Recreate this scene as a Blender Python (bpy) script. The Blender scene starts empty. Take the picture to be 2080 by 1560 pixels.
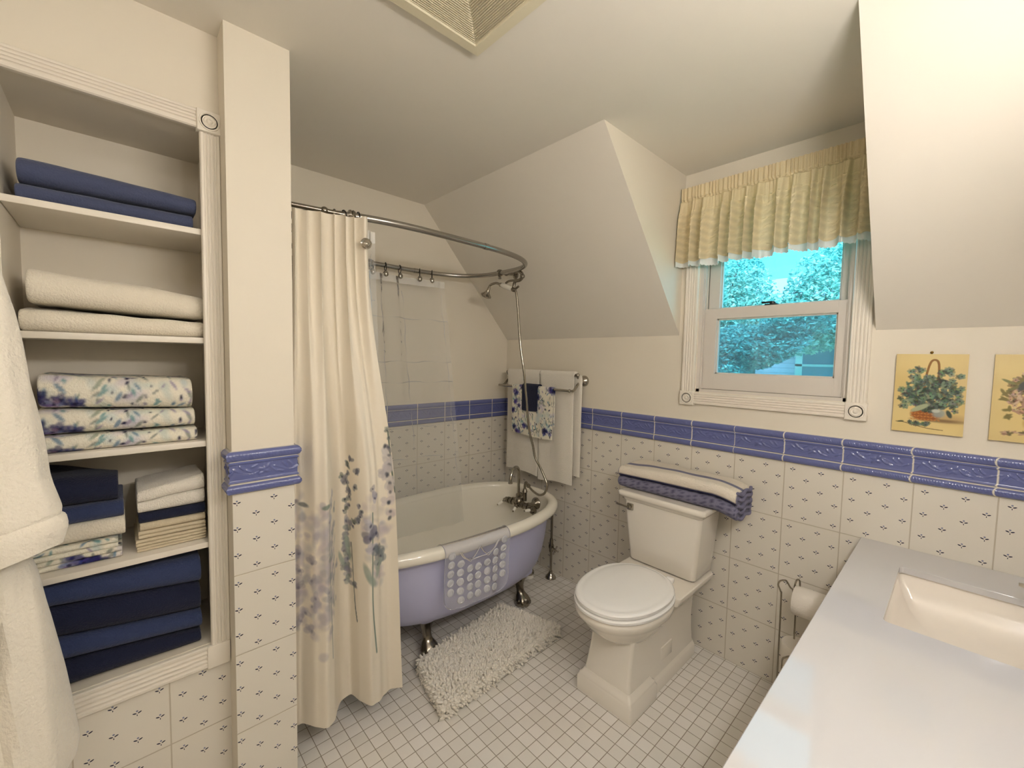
import bpy, bmesh, math, random
import numpy as np
from mathutils import Vector, Matrix

random.seed(7)
rng = np.random.default_rng(7)
PI = math.pi
S = bpy.context.scene

def s2l(c):
    c = np.asarray(c, float) / 255.0
    return np.where(c <= 0.04045, c / 12.92, ((c + 0.055) / 1.055) ** 2.4)

# ------------------------------------------------------------------ camera
CAM_POS = (2.2715, -2.0734, 1.405)
YAW, PITCH, ROLL, FPX = -0.8178, -0.0600, 0.0196, 857.04
def camera():
    cy, sy, cp, sp = math.cos(YAW), math.sin(YAW), math.cos(PITCH), math.sin(PITCH)
    f = np.array([sy * cp, cy * cp, sp]); r = np.array([cy, -sy, 0.0]); u = np.cross(r, f)
    cr, sr = math.cos(ROLL), math.sin(ROLL)
    R_, U_ = cr * r + sr * u, -sr * r + cr * u
    cd = bpy.data.cameras.new('camera'); co = bpy.data.objects.new('camera', cd)
    S.collection.objects.link(co)
    co.matrix_world = Matrix(((R_[0], U_[0], -f[0], CAM_POS[0]), (R_[1], U_[1], -f[1], CAM_POS[1]),
                              (R_[2], U_[2], -f[2], CAM_POS[2]), (0, 0, 0, 1)))
    cd.sensor_fit = 'HORIZONTAL'; cd.sensor_width = 36.0; cd.lens = FPX / 2080.0 * 36.0
    cd.clip_start = 0.02; cd.clip_end = 200
    S.camera = co
camera()

# ------------------------------------------------------------------ sky, exposure
W = bpy.data.worlds.new('sky'); S.world = W; W.use_nodes = True
_bg = W.node_tree.nodes['Background']
_bg.inputs['Color'].default_value = (0.07, 0.42, 0.60, 1)
_bg.inputs['Strength'].default_value = 1.25
S.view_settings.view_transform = 'Standard'
S.view_settings.look = 'None'
S.view_settings.exposure = 1.74
S.view_settings.gamma = 1.0
S.view_settings.use_curve_mapping = False

def light_sun():
    d = bpy.data.lights.new('sun', 'SUN'); d.energy = 5.0; d.angle = 0.3; d.color = (0.42, 0.82, 1.0)
    o = bpy.data.objects.new('sun', d); S.collection.objects.link(o)
    o.rotation_euler = Vector((-0.25, 0.55, -0.8)).to_track_quat('-Z', 'Y').to_euler()
light_sun()
LAMP_STRENGTH = 24.0         # vanity globes
FILL_STRENGTH = 4.0         # fill lamp added behind the camera to even out the light
LAMP_COLOR = (1.0, 0.97, 0.95)

# ------------------------------------------------------------------ mesh helpers
class MB:
    def __init__(s): s.V = []; s.F = []; s.C = []; s.U = []; s.M = []; s.n = 0
    def add(s, VF, col=None, uv=None, mi=0):
        V, F = VF[0], VF[1]
        V = np.asarray(V, float).reshape(-1, 3)
        s.V.append(V)
        s.F += [tuple(int(i) + s.n for i in f) for f in F]
        s.M += [mi] * len(F)
        c = np.ones((len(V), 3)) if col is None else np.broadcast_to(np.asarray(col, float), (len(V), 3))
        s.C.append(c)
        s.U.append(np.zeros((len(V), 2)) if uv is None else np.asarray(uv, float).reshape(-1, 2))
        s.n += len(V)
        return s

def thing(name, label, cat, loc, group=None):
    o = bpy.data.objects.new(name, None); S.collection.objects.link(o)
    o.empty_display_size = 0.05
    o.location = loc; o['label'] = label; o['category'] = cat
    if group: o['group'] = group
    return o

def world_loc(o):
    p = Vector((0, 0, 0))
    while o is not None:
        p = p + Vector(o.location); o = o.parent
    return np.array(p)

def build(name, mb, mats, parent=None, label=None, cat=None, group=None, kind=None, smooth=True, angle=40):
    if isinstance(mb, tuple): mb = MB().add(mb)
    V = np.concatenate(mb.V); C = np.concatenate(mb.C); U = np.concatenate(mb.U)
    if parent is None:
        loc = np.array([(V[:, 0].min() + V[:, 0].max()) / 2, (V[:, 1].min() + V[:, 1].max()) / 2, V[:, 2].min()])
        off = loc
    else:
        loc = np.zeros(3); off = world_loc(parent)
    me = bpy.data.meshes.new(name)
    me.from_pydata((V - off).tolist(), [], mb.F)
    ms = mats if isinstance(mats, (list, tuple)) else [mats]
    for m in ms: me.materials.append(m)
    if len(ms) > 1: me.polygons.foreach_set('material_index', mb.M)
    li = np.empty(len(me.loops), int); me.loops.foreach_get('vertex_index', li)
    uvl = me.uv_layers.new(name='UVMap'); uvl.data.foreach_set('uv', U[li].astype(np.float32).ravel())
    ca = me.color_attributes.new('Col', 'FLOAT_COLOR', 'POINT')
    ca.data.foreach_set('color', np.concatenate([C, np.ones((len(C), 1))], 1).astype(np.float32).ravel())
    me.polygons.foreach_set('use_smooth', [bool(smooth)] * len(me.polygons))
    if smooth and angle:
        try: me.set_sharp_from_angle(angle=math.radians(angle))
        except Exception: pass
    me.update()
    o = bpy.data.objects.new(name, me); S.collection.objects.link(o)
    o.location = loc
    if parent is not None: o.parent = parent
    if label: o['label'] = label
    if cat: o['category'] = cat
    if group: o['group'] = group
    if kind: o['kind'] = kind
    return o

def struct(name, mb, mats, **k): return build(name, mb, mats, kind='structure', **k)

def grid(P, cu=False, cv=False, flip=False):
    nu, nv = P.shape[:2]
    idx = np.arange(nu * nv).reshape(nu, nv)
    a = idx if not cu else np.concatenate([idx, idx[:1]], 0)
    a = a if not cv else np.concatenate([a, a[:, :1]], 1)
    q = np.stack([a[:-1, :-1], a[1:, :-1], a[1:, 1:], a[:-1, 1:]], -1).reshape(-1, 4)
    if flip: q = q[:, ::-1]
    return P.reshape(-1, 3), q.tolist()

def box(x0, x1, y0, y1, z0, z1):
    V = [(x, y, z) for x in (x0, x1) for y in (y0, y1) for z in (z0, z1)]
    F = [(0, 1, 3, 2), (4, 6, 7, 5), (0, 4, 5, 1), (2, 3, 7, 6), (0, 2, 6, 4), (1, 5, 7, 3)]
    return V, F

def rbox(x0, x1, y0, y1, z0, z1, b=0.004, seg=2):
    bm = bmesh.new(); bmesh.ops.create_cube(bm, size=1)
    for v in bm.verts:
        v.co = Vector(((x0 + x1) / 2 + v.co.x * (x1 - x0), (y0 + y1) / 2 + v.co.y * (y1 - y0), (z0 + z1) / 2 + v.co.z * (z1 - z0)))
    bmesh.ops.bevel(bm, geom=list(bm.edges), offset=b, segments=seg, profile=0.5, affect='EDGES')
    bm.verts.ensure_lookup_table(); bm.verts.index_update()
    V = [tuple(v.co) for v in bm.verts]; F = [tuple(v.index for v in f.verts) for f in bm.faces]
    bm.free(); return V, F

def spline(pts, n=8, closed=False):
    P = np.asarray(pts, float); m = len(P); out = []
    segs = m if closed else m - 1
    for i in range(segs):
        p0 = P[(i - 1) % m] if closed or i > 0 else 2 * P[0] - P[1]
        p1 = P[i]; p2 = P[(i + 1) % m]
        p3 = P[(i + 2) % m] if closed or i + 2 < m else 2 * P[-1] - P[-2]
        for k in range(n):
            t = k / n
            out.append(0.5 * (2 * p1 + (p2 - p0) * t + (2 * p0 - 5 * p1 + 4 * p2 - p3) * t * t + (3 * p1 - p0 - 3 * p2 + p3) * t ** 3))
    if not closed: out.append(P[-1])
    return np.array(out)

def tube(path, r, n=12, closed=False, caps=True):
    P = np.asarray(path, float); m = len(P)
    r = np.broadcast_to(np.asarray(r, float), (m,))
    T = (np.roll(P, -1, 0) - np.roll(P, 1, 0)) if closed else np.gradient(P, axis=0)
    T = T / (np.linalg.norm(T, axis=1, keepdims=True) + 1e-12)
    a = np.array([0, 0, 1.0]) if abs(T[0, 2]) < 0.9 else np.array([1.0, 0, 0])
    nrm = np.cross(T[0], a); nrm /= np.linalg.norm(nrm)
    Ns = []
    for i in range(m):
        nrm = nrm - T[i] * np.dot(nrm, T[i]); nrm /= (np.linalg.norm(nrm) + 1e-12); Ns.append(nrm.copy())
    N_ = np.array(Ns); B_ = np.cross(T, N_)
    th = np.linspace(0, 2 * PI, n, endpoint=False)
    G = P[:, None] + r[:, None, None] * (np.cos(th)[None, :, None] * N_[:, None] + np.sin(th)[None, :, None] * B_[:, None])
    V, F = grid(G, cu=closed, cv=True)
    if not closed and caps:
        F = F + [tuple(range(n))[::-1], tuple(range((m - 1) * n, m * n))]
    return V, F

def lathe(prof, c, axis=(0, 0, 1), n=32):
    ax = np.asarray(axis, float); ax /= np.linalg.norm(ax)
    a = np.array([1.0, 0, 0]) if abs(ax[0]) < 0.9 else np.array([0, 1.0, 0])
    u = np.cross(ax, a); u /= np.linalg.norm(u); v = np.cross(ax, u)
    th = np.linspace(0, 2 * PI, n, endpoint=False)
    pr = np.asarray(prof, float)
    G = np.asarray(c, float) + pr[:, 1][:, None, None] * ax + pr[:, 0][:, None, None] * (np.cos(th)[None, :, None] * u + np.sin(th)[None, :, None] * v)
    V, F = grid(G, cv=True, flip=True)
    m = len(pr)
    if pr[0, 0] > 1e-5: F = F + [tuple(range(n))]
    if pr[-1, 0] > 1e-5: F = F + [tuple(range((m - 1) * n, m * n))[::-1]]
    return V, F

def ball(c, r, n=16, m=10):
    r = np.broadcast_to(np.asarray(r, float), (3,))
    ph = np.linspace(-PI / 2, PI / 2, m); th = np.linspace(0, 2 * PI, n, endpoint=False)
    G = np.stack([np.cos(ph)[:, None] * np.cos(th)[None] * r[0], np.cos(ph)[:, None] * np.sin(th)[None] * r[1],
                  np.sin(ph)[:, None] * np.ones(n)[None] * r[2]], -1) + np.asarray(c, float)
    return grid(G, cv=True, flip=True)

def loft(loops, cap0=True, cap1=True):
    G = np.array(loops); n = G.shape[1]; m = len(G)
    V, F = grid(G, cv=True, flip=True)
    if cap0: F = F + [tuple(range(n))]
    if cap1: F = F + [tuple(range((m - 1) * n, m * n))[::-1]]
    return V, F

def sel(cx, cy, a, b, z, n=2.0, N=64):
    t = np.linspace(0, 2 * PI, N, endpoint=False)
    c, s = np.cos(t), np.sin(t)
    return np.stack([cx + a * np.sign(c) * np.abs(c) ** (2 / n), cy + b * np.sign(s) * np.abs(s) ** (2 / n), np.full(N, z)], -1)

def rrect(x0, x1, y0, y1, z, r=0.02, k=6):
    out = []
    for (cx, cy, a0) in ((x1 - r, y1 - r, 0), (x0 + r, y1 - r, PI / 2), (x0 + r, y0 + r, PI), (x1 - r, y0 + r, 1.5 * PI)):
        for i in range(k + 1):
            a = a0 + i / k * PI / 2
            out.append((cx + r * math.cos(a), cy + r * math.sin(a), z))
    return np.array(out)

def wobble(seed, n=6, f=10.0):
    r = np.random.default_rng(seed)
    K = r.normal(size=(n, 3)) * f; ph = r.uniform(0, 2 * PI, n); A = 1 / np.sqrt(n)
    def fn(P):
        P = np.asarray(P, float)
        return sum(A * np.sin(P @ K[i] + ph[i]) for i in range(n))
    return fn

def copy_tree(o, parent=None):
    c = o.copy(); S.collection.objects.link(c)
    if parent is not None: c.parent = parent
    for ch in o.children: copy_tree(ch, c)
    return c

# ------------------------------------------------------------------ shader helpers
class X:
    """socket wrapper: arithmetic on sockets becomes math nodes"""
    def __init__(s, t, v): s.t = t; s.v = v
    def _m(s, op, *a):
        n = s.t.nodes.new('ShaderNodeMath'); n.operation = op
        for i, q in enumerate((s,) + a):
            q = q.v if isinstance(q, X) else q
            if isinstance(q, (int, float)): n.inputs[i].default_value = q
            else: s.t.links.new(q, n.inputs[i])
        return X(s.t, n.outputs[0])
    def __add__(s, o): return s._m('ADD', o)
    __radd__ = __add__
    def __sub__(s, o): return s._m('SUBTRACT', o)
    def __rsub__(s, o): return X(s.t, float(o))._m('SUBTRACT', s)
    def __mul__(s, o): return s._m('MULTIPLY', o)
    __rmul__ = __mul__
    def __truediv__(s, o): return s._m('DIVIDE', o)
    def floor(s): return s._m('FLOOR')
    def fract(s): return s._m('FRACT')
    def abs(s): return s._m('ABSOLUTE')
    def mod(s, o): return s._m('MODULO', o)
    def lt(s, o): return s._m('LESS_THAN', o)
    def max(s, o): return s._m('MAXIMUM', o)
    def min(s, o): return s._m('MINIMUM', o)
    def sin(s): return s._m('SINE')
    def smooth(s, a, b):
        n = s.t.nodes.new('ShaderNodeMapRange'); n.interpolation_type = 'SMOOTHSTEP'
        s.t.links.new(s.v, n.inputs['Value']); n.inputs['From Min'].default_value = a; n.inputs['From Max'].default_value = b
        return X(s.t, n.outputs['Result'])

def newmat(name):
    m = bpy.data.materials.new(name); m.use_nodes = True
    return m, m.node_tree, m.node_tree.nodes['Principled BSDF']

def lin(c): return tuple(float(v) for v in s2l(c)) + (1.0,)

def plain(name, col, rough=0.5, metal=0.0, bump=0.0, scale=60, coat=0.0, sheen=0.0, spec=0.5, var=0.0, **kw):
    m, t, b = newmat(name)
    b.inputs['Base Color'].default_value = lin(col); b.inputs['Roughness'].default_value = rough
    b.inputs['Metallic'].default_value = metal; b.inputs['Coat Weight'].default_value = coat
    b.inputs['Sheen Weight'].default_value = sheen; b.inputs['Specular IOR Level'].default_value = spec
    if bump or var:
        tc = t.nodes.new('ShaderNodeTexCoord'); nz = t.nodes.new('ShaderNodeTexNoise')
        nz.inputs['Scale'].default_value = scale; nz.inputs['Detail'].default_value = 4
        t.links.new(tc.outputs['Object'], nz.inputs['Vector'])
        if bump:
            bp = t.nodes.new('ShaderNodeBump'); bp.inputs['Strength'].default_value = bump; bp.inputs['Distance'].default_value = 0.01
            t.links.new(nz.outputs['Fac'], bp.inputs['Height']); t.links.new(bp.outputs['Normal'], b.inputs['Normal'])
        if var:
            mx = t.nodes.new('ShaderNodeMix'); mx.data_type = 'RGBA'
            mx.inputs['A'].default_value = tuple(v * (1 - var) for v in lin(col)[:3]) + (1,)
            mx.inputs['B'].default_value = tuple(min(1, v * (1 + var)) for v in lin(col)[:3]) + (1,)
            t.links.new(nz.outputs['Fac'], mx.inputs['Factor']); t.links.new(mx.outputs['Result'], b.inputs['Base Color'])
    return m

def painted(name, rough=0.8, bump=0.0, scale=200, sheen=0.0, coat=0.0, translucent=0.0, weave=False):
    """base colour from the mesh's own painted pattern"""
    m, t, b = newmat(name)
    a = t.nodes.new('ShaderNodeVertexColor'); a.layer_name = 'Col'
    t.links.new(a.outputs['Color'], b.inputs['Base Color'])
    b.inputs['Roughness'].default_value = rough; b.inputs['Sheen Weight'].default_value = sheen; b.inputs['Coat Weight'].default_value = coat
    if bump:
        tc = t.nodes.new('ShaderNodeTexCoord'); nz = t.nodes.new('ShaderNodeTexNoise'); nz.inputs['Scale'].default_value = scale
        t.links.new(tc.outputs['Object'], nz.inputs['Vector'])
        bp = t.nodes.new('ShaderNodeBump'); bp.inputs['Strength'].default_value = bump; bp.inputs['Distance'].default_value = 0.006
        t.links.new(nz.outputs['Fac'], bp.inputs['Height']); t.links.new(bp.outputs['Normal'], b.inputs['Normal'])
    if translucent:
        tr = t.nodes.new('ShaderNodeBsdfTranslucent'); t.links.new(a.outputs['Color'], tr.inputs['Color'])
        mx = t.nodes.new('ShaderNodeMixShader'); mx.inputs[0].default_value = translucent
        t.links.new(b.outputs[0], mx.inputs[1]); t.links.new(tr.outputs[0], mx.inputs[2])
        t.links.new(mx.outputs[0], t.nodes['Material Output'].inputs['Surface'])
    return m

def uvxy(t):
    u = t.nodes.new('ShaderNodeUVMap'); u.uv_map = 'UVMap'
    s = t.nodes.new('ShaderNodeSeparateXYZ'); t.links.new(u.outputs['UV'], s.inputs[0])
    return X(t, s.outputs['X']), X(t, s.outputs['Y'])

def mixc(t, fac, a, b):
    mx = t.nodes.new('ShaderNodeMix'); mx.data_type = 'RGBA'
    t.links.new(fac.v, mx.inputs['Factor'])
    for k, c in (('A', a), ('B', b)):
        if isinstance(c, tuple): mx.inputs[k].default_value = c
        else: t.links.new(c, mx.inputs[k])
    return mx.outputs['Result']

TW, TH = 0.2, 0.2474       # wall tile width and height
def mat_wall_tile():
    m, t, b = newmat('sprigged wall tile')
    u, v = uvxy(t)
    tv = (v / TH).fract() * TH                       # height inside a tile
    tu = (u / TW).fract() * TW
    c = ((u - 0.0045) / 0.0495)
    c = (tu - 0.005) / 0.0492
    col = c.floor(); fu = (c.fract() - 0.5) * 0.0492
    odd = col.mod(2.0)
    r = (tv - 0.019 + (1.0 - odd) * 0.040 + 0.080) / 0.080
    fv = (r.fract()._m('ADD', 0.0)); fv = ((r + 0.5).fract() - 0.5) * 0.080
    au = fu.abs()
    # two leaves
    lx = (au - 0.0055) * 0.94 + (fv - 0.0012) * 0.34; ly = (fv - 0.0012) * 0.94 - (au - 0.0055) * 0.34
    leaf = ((lx / 0.0048) * (lx / 0.0048) + (ly / 0.0019) * (ly / 0.0019)).smooth(1.15, 0.75)
    dv = fv - 0.0065
    bud = ((fu * fu + dv * dv) / (0.0026 * 0.0026)).smooth(1.2, 0.7)
    sv = fv + 0.0055
    stem = ((fu / 0.0011) * (fu / 0.0011) + (sv / 0.0026) * (sv / 0.0026)).smooth(1.2, 0.7)
    g = ((tu - TW / 2).abs().smooth(TW / 2 - 0.0022, TW / 2 - 0.0010)).max((tv - TH / 2).abs().smooth(TH / 2 - 0.0022, TH / 2 - 0.0010))
    base = mixc(t, g, lin((228, 221, 208)), lin((198, 187, 168)))
    base = mixc(t, bud, base, lin((130, 134, 158)))
    base = mixc(t, leaf.max(stem), base, lin((46, 46, 66)))
    t.links.new(base, b.inputs['Base Color'])
    b.inputs['Roughness'].default_value = 0.22
    bp = t.nodes.new('ShaderNodeBump'); bp.inputs['Strength'].default_value = 0.5; bp.inputs['Distance'].default_value = 0.002; bp.invert = True
    nz = t.nodes.new('ShaderNodeTexNoise'); nz.inputs['Scale'].default_value = 9
    um = t.nodes.new('ShaderNodeUVMap'); t.links.new(um.outputs['UV'], nz.inputs['Vector'])
    h = g + X(t, nz.outputs['Fac']) * 0.25
    t.links.new(h.v, bp.inputs['Height']); t.links.new(bp.outputs['Normal'], b.inputs['Normal'])
    return m

def mat_floor_tile():
    m, t, b = newmat('white mosaic floor tile')
    u, v = uvxy(t)
    px, py = 0.0512, 0.0508
    iu, iv = (u / px).floor(), (v / py).floor()
    fu, fv = ((u / px).fract() - 0.5).abs(), ((v / py).fract() - 0.5).abs()
    g = fu.smooth(0.470, 0.486).max(fv.smooth(0.470, 0.486))
    rnd = (((iu * 12.9898 + iv * 78.233).sin()) * 43758.5453).fract()
    tile = mixc(t, rnd, lin((230, 225, 216)), lin((240, 235, 228)))
    base = mixc(t, g, tile, lin((156, 142, 124)))
    t.links.new(base, b.inputs['Base Color'])
    rr = g * 0.4 + 0.3
    t.links.new(rr.v, b.inputs['Roughness'])
    bp = t.nodes.new('ShaderNodeBump'); bp.inputs['Strength'].default_value = 0.6; bp.inputs['Distance'].default_value = 0.002; bp.invert = True
    t.links.new(g.v, bp.inputs['Height']); t.links.new(bp.outputs['Normal'], b.inputs['Normal'])
    return m

def mat_vinyl(name, clear, tint, rough, gl=0.25, bump=0.0, scale=20, diff=(0.8, 0.8, 0.8)):
    m, t, _ = newmat(name)
    t.nodes.remove(t.nodes['Principled BSDF'])
    tr = t.nodes.new('ShaderNodeBsdfTransparent'); tr.inputs['Color'].default_value = tint + (1,)
    df = t.nodes.new('ShaderNodeBsdfDiffuse'); df.inputs['Color'].default_value = diff + (1,)
    gs = t.nodes.new('ShaderNodeBsdfGlossy'); gs.inputs['Roughness'].default_value = rough
    m1 = t.nodes.new('ShaderNodeMixShader'); m1.inputs[0].default_value = 1 - clear
    t.links.new(tr.outputs[0], m1.inputs[1]); t.links.new(df.outputs[0], m1.inputs[2])
    fr = t.nodes.new('ShaderNodeLayerWeight'); fr.inputs['Blend'].default_value = gl
    m2 = t.nodes.new('ShaderNodeMixShader')
    t.links.new(fr.outputs['Fresnel'], m2.inputs[0]); t.links.new(m1.outputs[0], m2.inputs[1]); t.links.new(gs.outputs[0], m2.inputs[2])
    t.links.new(m2.outputs[0], t.nodes['Material Output'].inputs['Surface'])
    if bump:
        tc = t.nodes.new('ShaderNodeTexCoord'); nz = t.nodes.new('ShaderNodeTexNoise'); nz.inputs['Scale'].default_value = scale
        nz.inputs['Detail'].default_value = 2; nz.inputs['Distortion'].default_value = 1.2
        t.links.new(tc.outputs['Object'], nz.inputs['Vector'])
        bp = t.nodes.new('ShaderNodeBump'); bp.inputs['Strength'].default_value = bump; bp.inputs['Distance'].default_value = 0.02
        t.links.new(nz.outputs['Fac'], bp.inputs['Height'])
        for q in (gs, df, fr): t.links.new(bp.outputs['Normal'], q.inputs['Normal'])
    return m

def mat_glass():
    m, t, _ = newmat('window glass')
    t.nodes.remove(t.nodes['Principled BSDF'])
    tr = t.nodes.new('ShaderNodeBsdfTransparent'); tr.inputs['Color'].default_value = (0.96, 0.98, 1, 1)
    gs = t.nodes.new('ShaderNodeBsdfGlossy'); gs.inputs['Roughness'].default_value = 0.02
    mx = t.nodes.new('ShaderNodeMixShader'); mx.inputs[0].default_value = 0.05
    t.links.new(tr.outputs[0], mx.inputs[1]); t.links.new(gs.outputs[0], mx.inputs[2])
    t.links.new(mx.outputs[0], t.nodes['Material Output'].inputs['Surface'])
    return m

def mat_leaf(name, c1, c2):
    m, t, b = newmat(name)
    a = t.nodes.new('ShaderNodeVertexColor'); a.layer_name = 'Col'
    s = t.nodes.new('ShaderNodeSeparateColor'); t.links.new(a.outputs['Color'], s.inputs[0])
    c = mixc(t, X(t, s.outputs[0]), lin(c1), lin(c2))
    t.links.new(c, b.inputs['Base Color']); b.inputs['Roughness'].default_value = 0.55
    tr = t.nodes.new('ShaderNodeBsdfTranslucent'); t.links.new(c, tr.inputs['Color'])
    mx = t.nodes.new('ShaderNodeMixShader'); mx.inputs[0].default_value = 0.45
    t.links.new(b.outputs[0], mx.inputs[1]); t.links.new(tr.outputs[0], mx.inputs[2])
    t.links.new(mx.outputs[0], t.nodes['Material Output'].inputs['Surface'])
    return m

def emissive(name, col, st):
    m, t, b = newmat(name)
    b.inputs['Emission Color'].default_value = col + (1,); b.inputs['Emission Strength'].default_value = st
    b.inputs['Base Color'].default_value = (0.9, 0.9, 0.9, 1)
    return m

M = {}
M['wall'] = plain('warm white wall paint', (230, 221, 204), 0.65, bump=0.02, scale=120)
M['ceiling'] = plain('flat ceiling paint', (230, 223, 210), 0.8, bump=0.02, scale=90)
M['trim'] = plain('painted wood trim', (234, 226, 212), 0.42)
M['tile'] = mat_wall_tile()
M['floor'] = mat_floor_tile()
M['border'] = painted('glazed blue border tile', rough=0.2, coat=0.3)
M['enamel'] = plain('white tub enamel', (238, 232, 218), 0.12, coat=0.5)
M['purple'] = plain('lavender tub paint', (191, 192, 224), 0.38)
M['porcelain'] = plain('toilet porcelain', (240, 233, 221), 0.1, coat=0.6)
M['lid'] = plain('white seat plastic', (250, 248, 245), 0.14, coat=0.3)
M['sink'] = plain('sink porcelain', (243, 234, 222), 0.07, coat=0.6)
M['counter'] = plain('white quartz', (208, 206, 206), 0.06, spec=0.5)
M['nickel'] = plain('polished nickel', (176, 170, 160), 0.16, 1.0)
M['bronze'] = plain('aged chrome', (146, 139, 128), 0.2, 1.0)
M['rod'] = plain('brushed steel tube', (170, 166, 160), 0.2, 1.0)
M['dark'] = plain('dark metal ring', (58, 54, 50), 0.35, 0.9)
M['wirechrome'] = plain('chrome wire', (165, 158, 146), 0.18, 1.0)
M['white_terry'] = plain('cream terry cloth', (238, 229, 210), 0.95, bump=0.5, scale=220, sheen=0.3)
M['bright_terry'] = plain('white terry cloth', (242, 235, 222), 0.95, bump=0.6, scale=260, sheen=0.3)
M['robe'] = plain('ivory plush', (244, 236, 220), 0.95, bump=0.5, scale=120, sheen=0.4)
M['navy'] = plain('navy terry', (22, 28, 56), 0.95, bump=0.5, scale=220, sheen=0.08)
M['blue'] = plain('denim blue terry', (50, 62, 100), 0.95, bump=0.5, scale=220, sheen=0.15)
M['slate'] = plain('slate blue towel', (70, 78, 108), 0.9, bump=0.35, scale=220, sheen=0.15)
M['beige'] = plain('beige cotton', (214, 200, 172), 0.95, bump=0.4, scale=260)
M['floral'] = painted('floral terry', rough=0.95, bump=0.6, scale=160)
M['stripe'] = painted('striped chenille', rough=0.95, bump=0.9, scale=150)
M['curtain'] = painted('printed curtain cloth', rough=0.85, bump=0.08, scale=350, translucent=0.12)
M['valance'] = painted('cream valance cotton', rough=0.9, bump=0.2, scale=300, translucent=0.07)
M['rug'] = plain('ivory chenille', (240, 233, 221), 0.95, sheen=0.2)
M['liner'] = mat_vinyl('clear vinyl liner', 0.82, (0.97, 0.97, 0.96), 0.07, 0.13, bump=0.4, scale=11, diff=(0.9, 0.89, 0.86))
M['hemvinyl'] = mat_vinyl('frosted vinyl band', 0.45, (0.95, 0.95, 0.94), 0.2, 0.2, diff=(0.85, 0.83, 0.78))
M['mat'] = mat_vinyl('clear mat vinyl', 0.74, (0.9, 0.9, 0.94), 0.12, 0.18, bump=0.05, scale=60, diff=(0.72, 0.72, 0.78))
M['cup'] = mat_vinyl('suction cup vinyl', 0.34, (0.95, 0.95, 0.97), 0.12, 0.35, diff=(0.82, 0.82, 0.86))
M['ceramic'] = plain('white ceramic lever', (240, 236, 226), 0.15)
M['paper'] = plain('tissue paper', (238, 230, 218), 0.95, bump=0.2, scale=140)
M['hole'] = plain('cardboard core', (60, 48, 38), 0.9)
M['ventplastic'] = plain('ivory vent plastic', (222, 212, 184), 0.5)
M['ventdark'] = plain('vent recess', (112, 98, 74), 0.8)
M['sash'] = plain('window sash vinyl', (214, 206, 196), 0.4)
M['glass'] = mat_glass()
M['screen'] = mat_vinyl('insect screen mesh', 0.72, (0.95, 0.98, 1.0), 0.6, 0.02, diff=(0.22, 0.42, 0.5))
M['plaque'] = painted('varnished print', rough=0.35)
M['plaqueedge'] = plain('plaque edge', (176, 150, 96), 0.5)
M['brass'] = plain('brass nail', (150, 118, 60), 0.3, 1.0)
M['black'] = plain('black latch', (24, 22, 22), 0.4)
M['leaf_a'] = mat_leaf('leaf light', (70, 150, 140), (205, 236, 225))
M['leaf_b'] = mat_leaf('leaf dark', (50, 120, 125), (130, 200, 190))
M['bark'] = plain('bark', (92, 110, 112), 0.9)
M['grass'] = plain('lawn', (110, 170, 110), 0.95, var=0.2, scale=4)
M['roof'] = plain('shingle roof', (150, 150, 170), 0.9)
M['housetrim'] = plain('house trim', (235, 240, 245), 0.6)
M['housepane'] = plain('house pane', (110, 150, 175), 0.2)
def mat_siding():
    m, t, b = newmat('clapboard siding')
    u, v = uvxy(t)
    f = (v / 0.11).fract()
    c = mixc(t, f.smooth(0.12, 0.02), lin((200, 196, 222)), lin((120, 120, 150)))
    t.links.new(c, b.inputs['Base Color']); b.inputs['Roughness'].default_value = 0.8
    return m
M['siding'] = mat_siding()
M['globe'] = emissive('lit glass globe', LAMP_COLOR, LAMP_STRENGTH)
M['dome'] = emissive('added fill glow', LAMP_COLOR, FILL_STRENGTH)

# ------------------------------------------------------------------ painting canvas (flat patterns on cloth and prints)
class Canvas:
    def __init__(s, w, h, bg, res):
        s.res = res; s.w, s.h = w, h
        s.a = np.ones((int(h * res) + 2, int(w * res) + 2, 3)) * s2l(bg)
        s.Y, s.X = np.mgrid[0:s.a.shape[0], 0:s.a.shape[1]] / res
    def blob(s, cx, cy, rx, ry, rot, col, al=1.0, soft=0.25):
        R = max(rx, ry) * 1.3
        i0, i1 = max(0, int((cy - R) * s.res)), min(s.a.shape[0], int((cy + R) * s.res) + 2)
        j0, j1 = max(0, int((cx - R) * s.res)), min(s.a.shape[1], int((cx + R) * s.res) + 2)
        if i1 <= i0 or j1 <= j0: return
        dx, dy = s.X[i0:i1, j0:j1] - cx, s.Y[i0:i1, j0:j1] - cy
        c, n = math.cos(rot), math.sin(rot)
        d = np.sqrt(((dx * c + dy * n) / rx) ** 2 + ((-dx * n + dy * c) / ry) ** 2)
        f = np.clip((1 + soft - d) / (2 * soft), 0, 1)[..., None] * al
        s.a[i0:i1, j0:j1] = s.a[i0:i1, j0:j1] * (1 - f) + s2l(col) * f
    def stroke(s, pts, r, col, al=1.0, soft=0.3):
        for p in spline(pts, 90): s.blob(p[0], p[1], r, r, 0, col, al, soft)
    def at(s, u, v):
        j = np.clip(np.asarray(u) * s.res, 0, s.a.shape[1] - 1.001); i = np.clip(np.asarray(v) * s.res, 0, s.a.shape[0] - 1.001)
        i0, j0 = i.astype(int), j.astype(int); fi, fj = (i - i0)[..., None], (j - j0)[..., None]
        A = s.a
        return (A[i0, j0] * (1 - fi) * (1 - fj) + A[i0 + 1, j0] * fi * (1 - fj) + A[i0, j0 + 1] * (1 - fi) * fj + A[i0 + 1, j0 + 1] * fi * fj)

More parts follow.
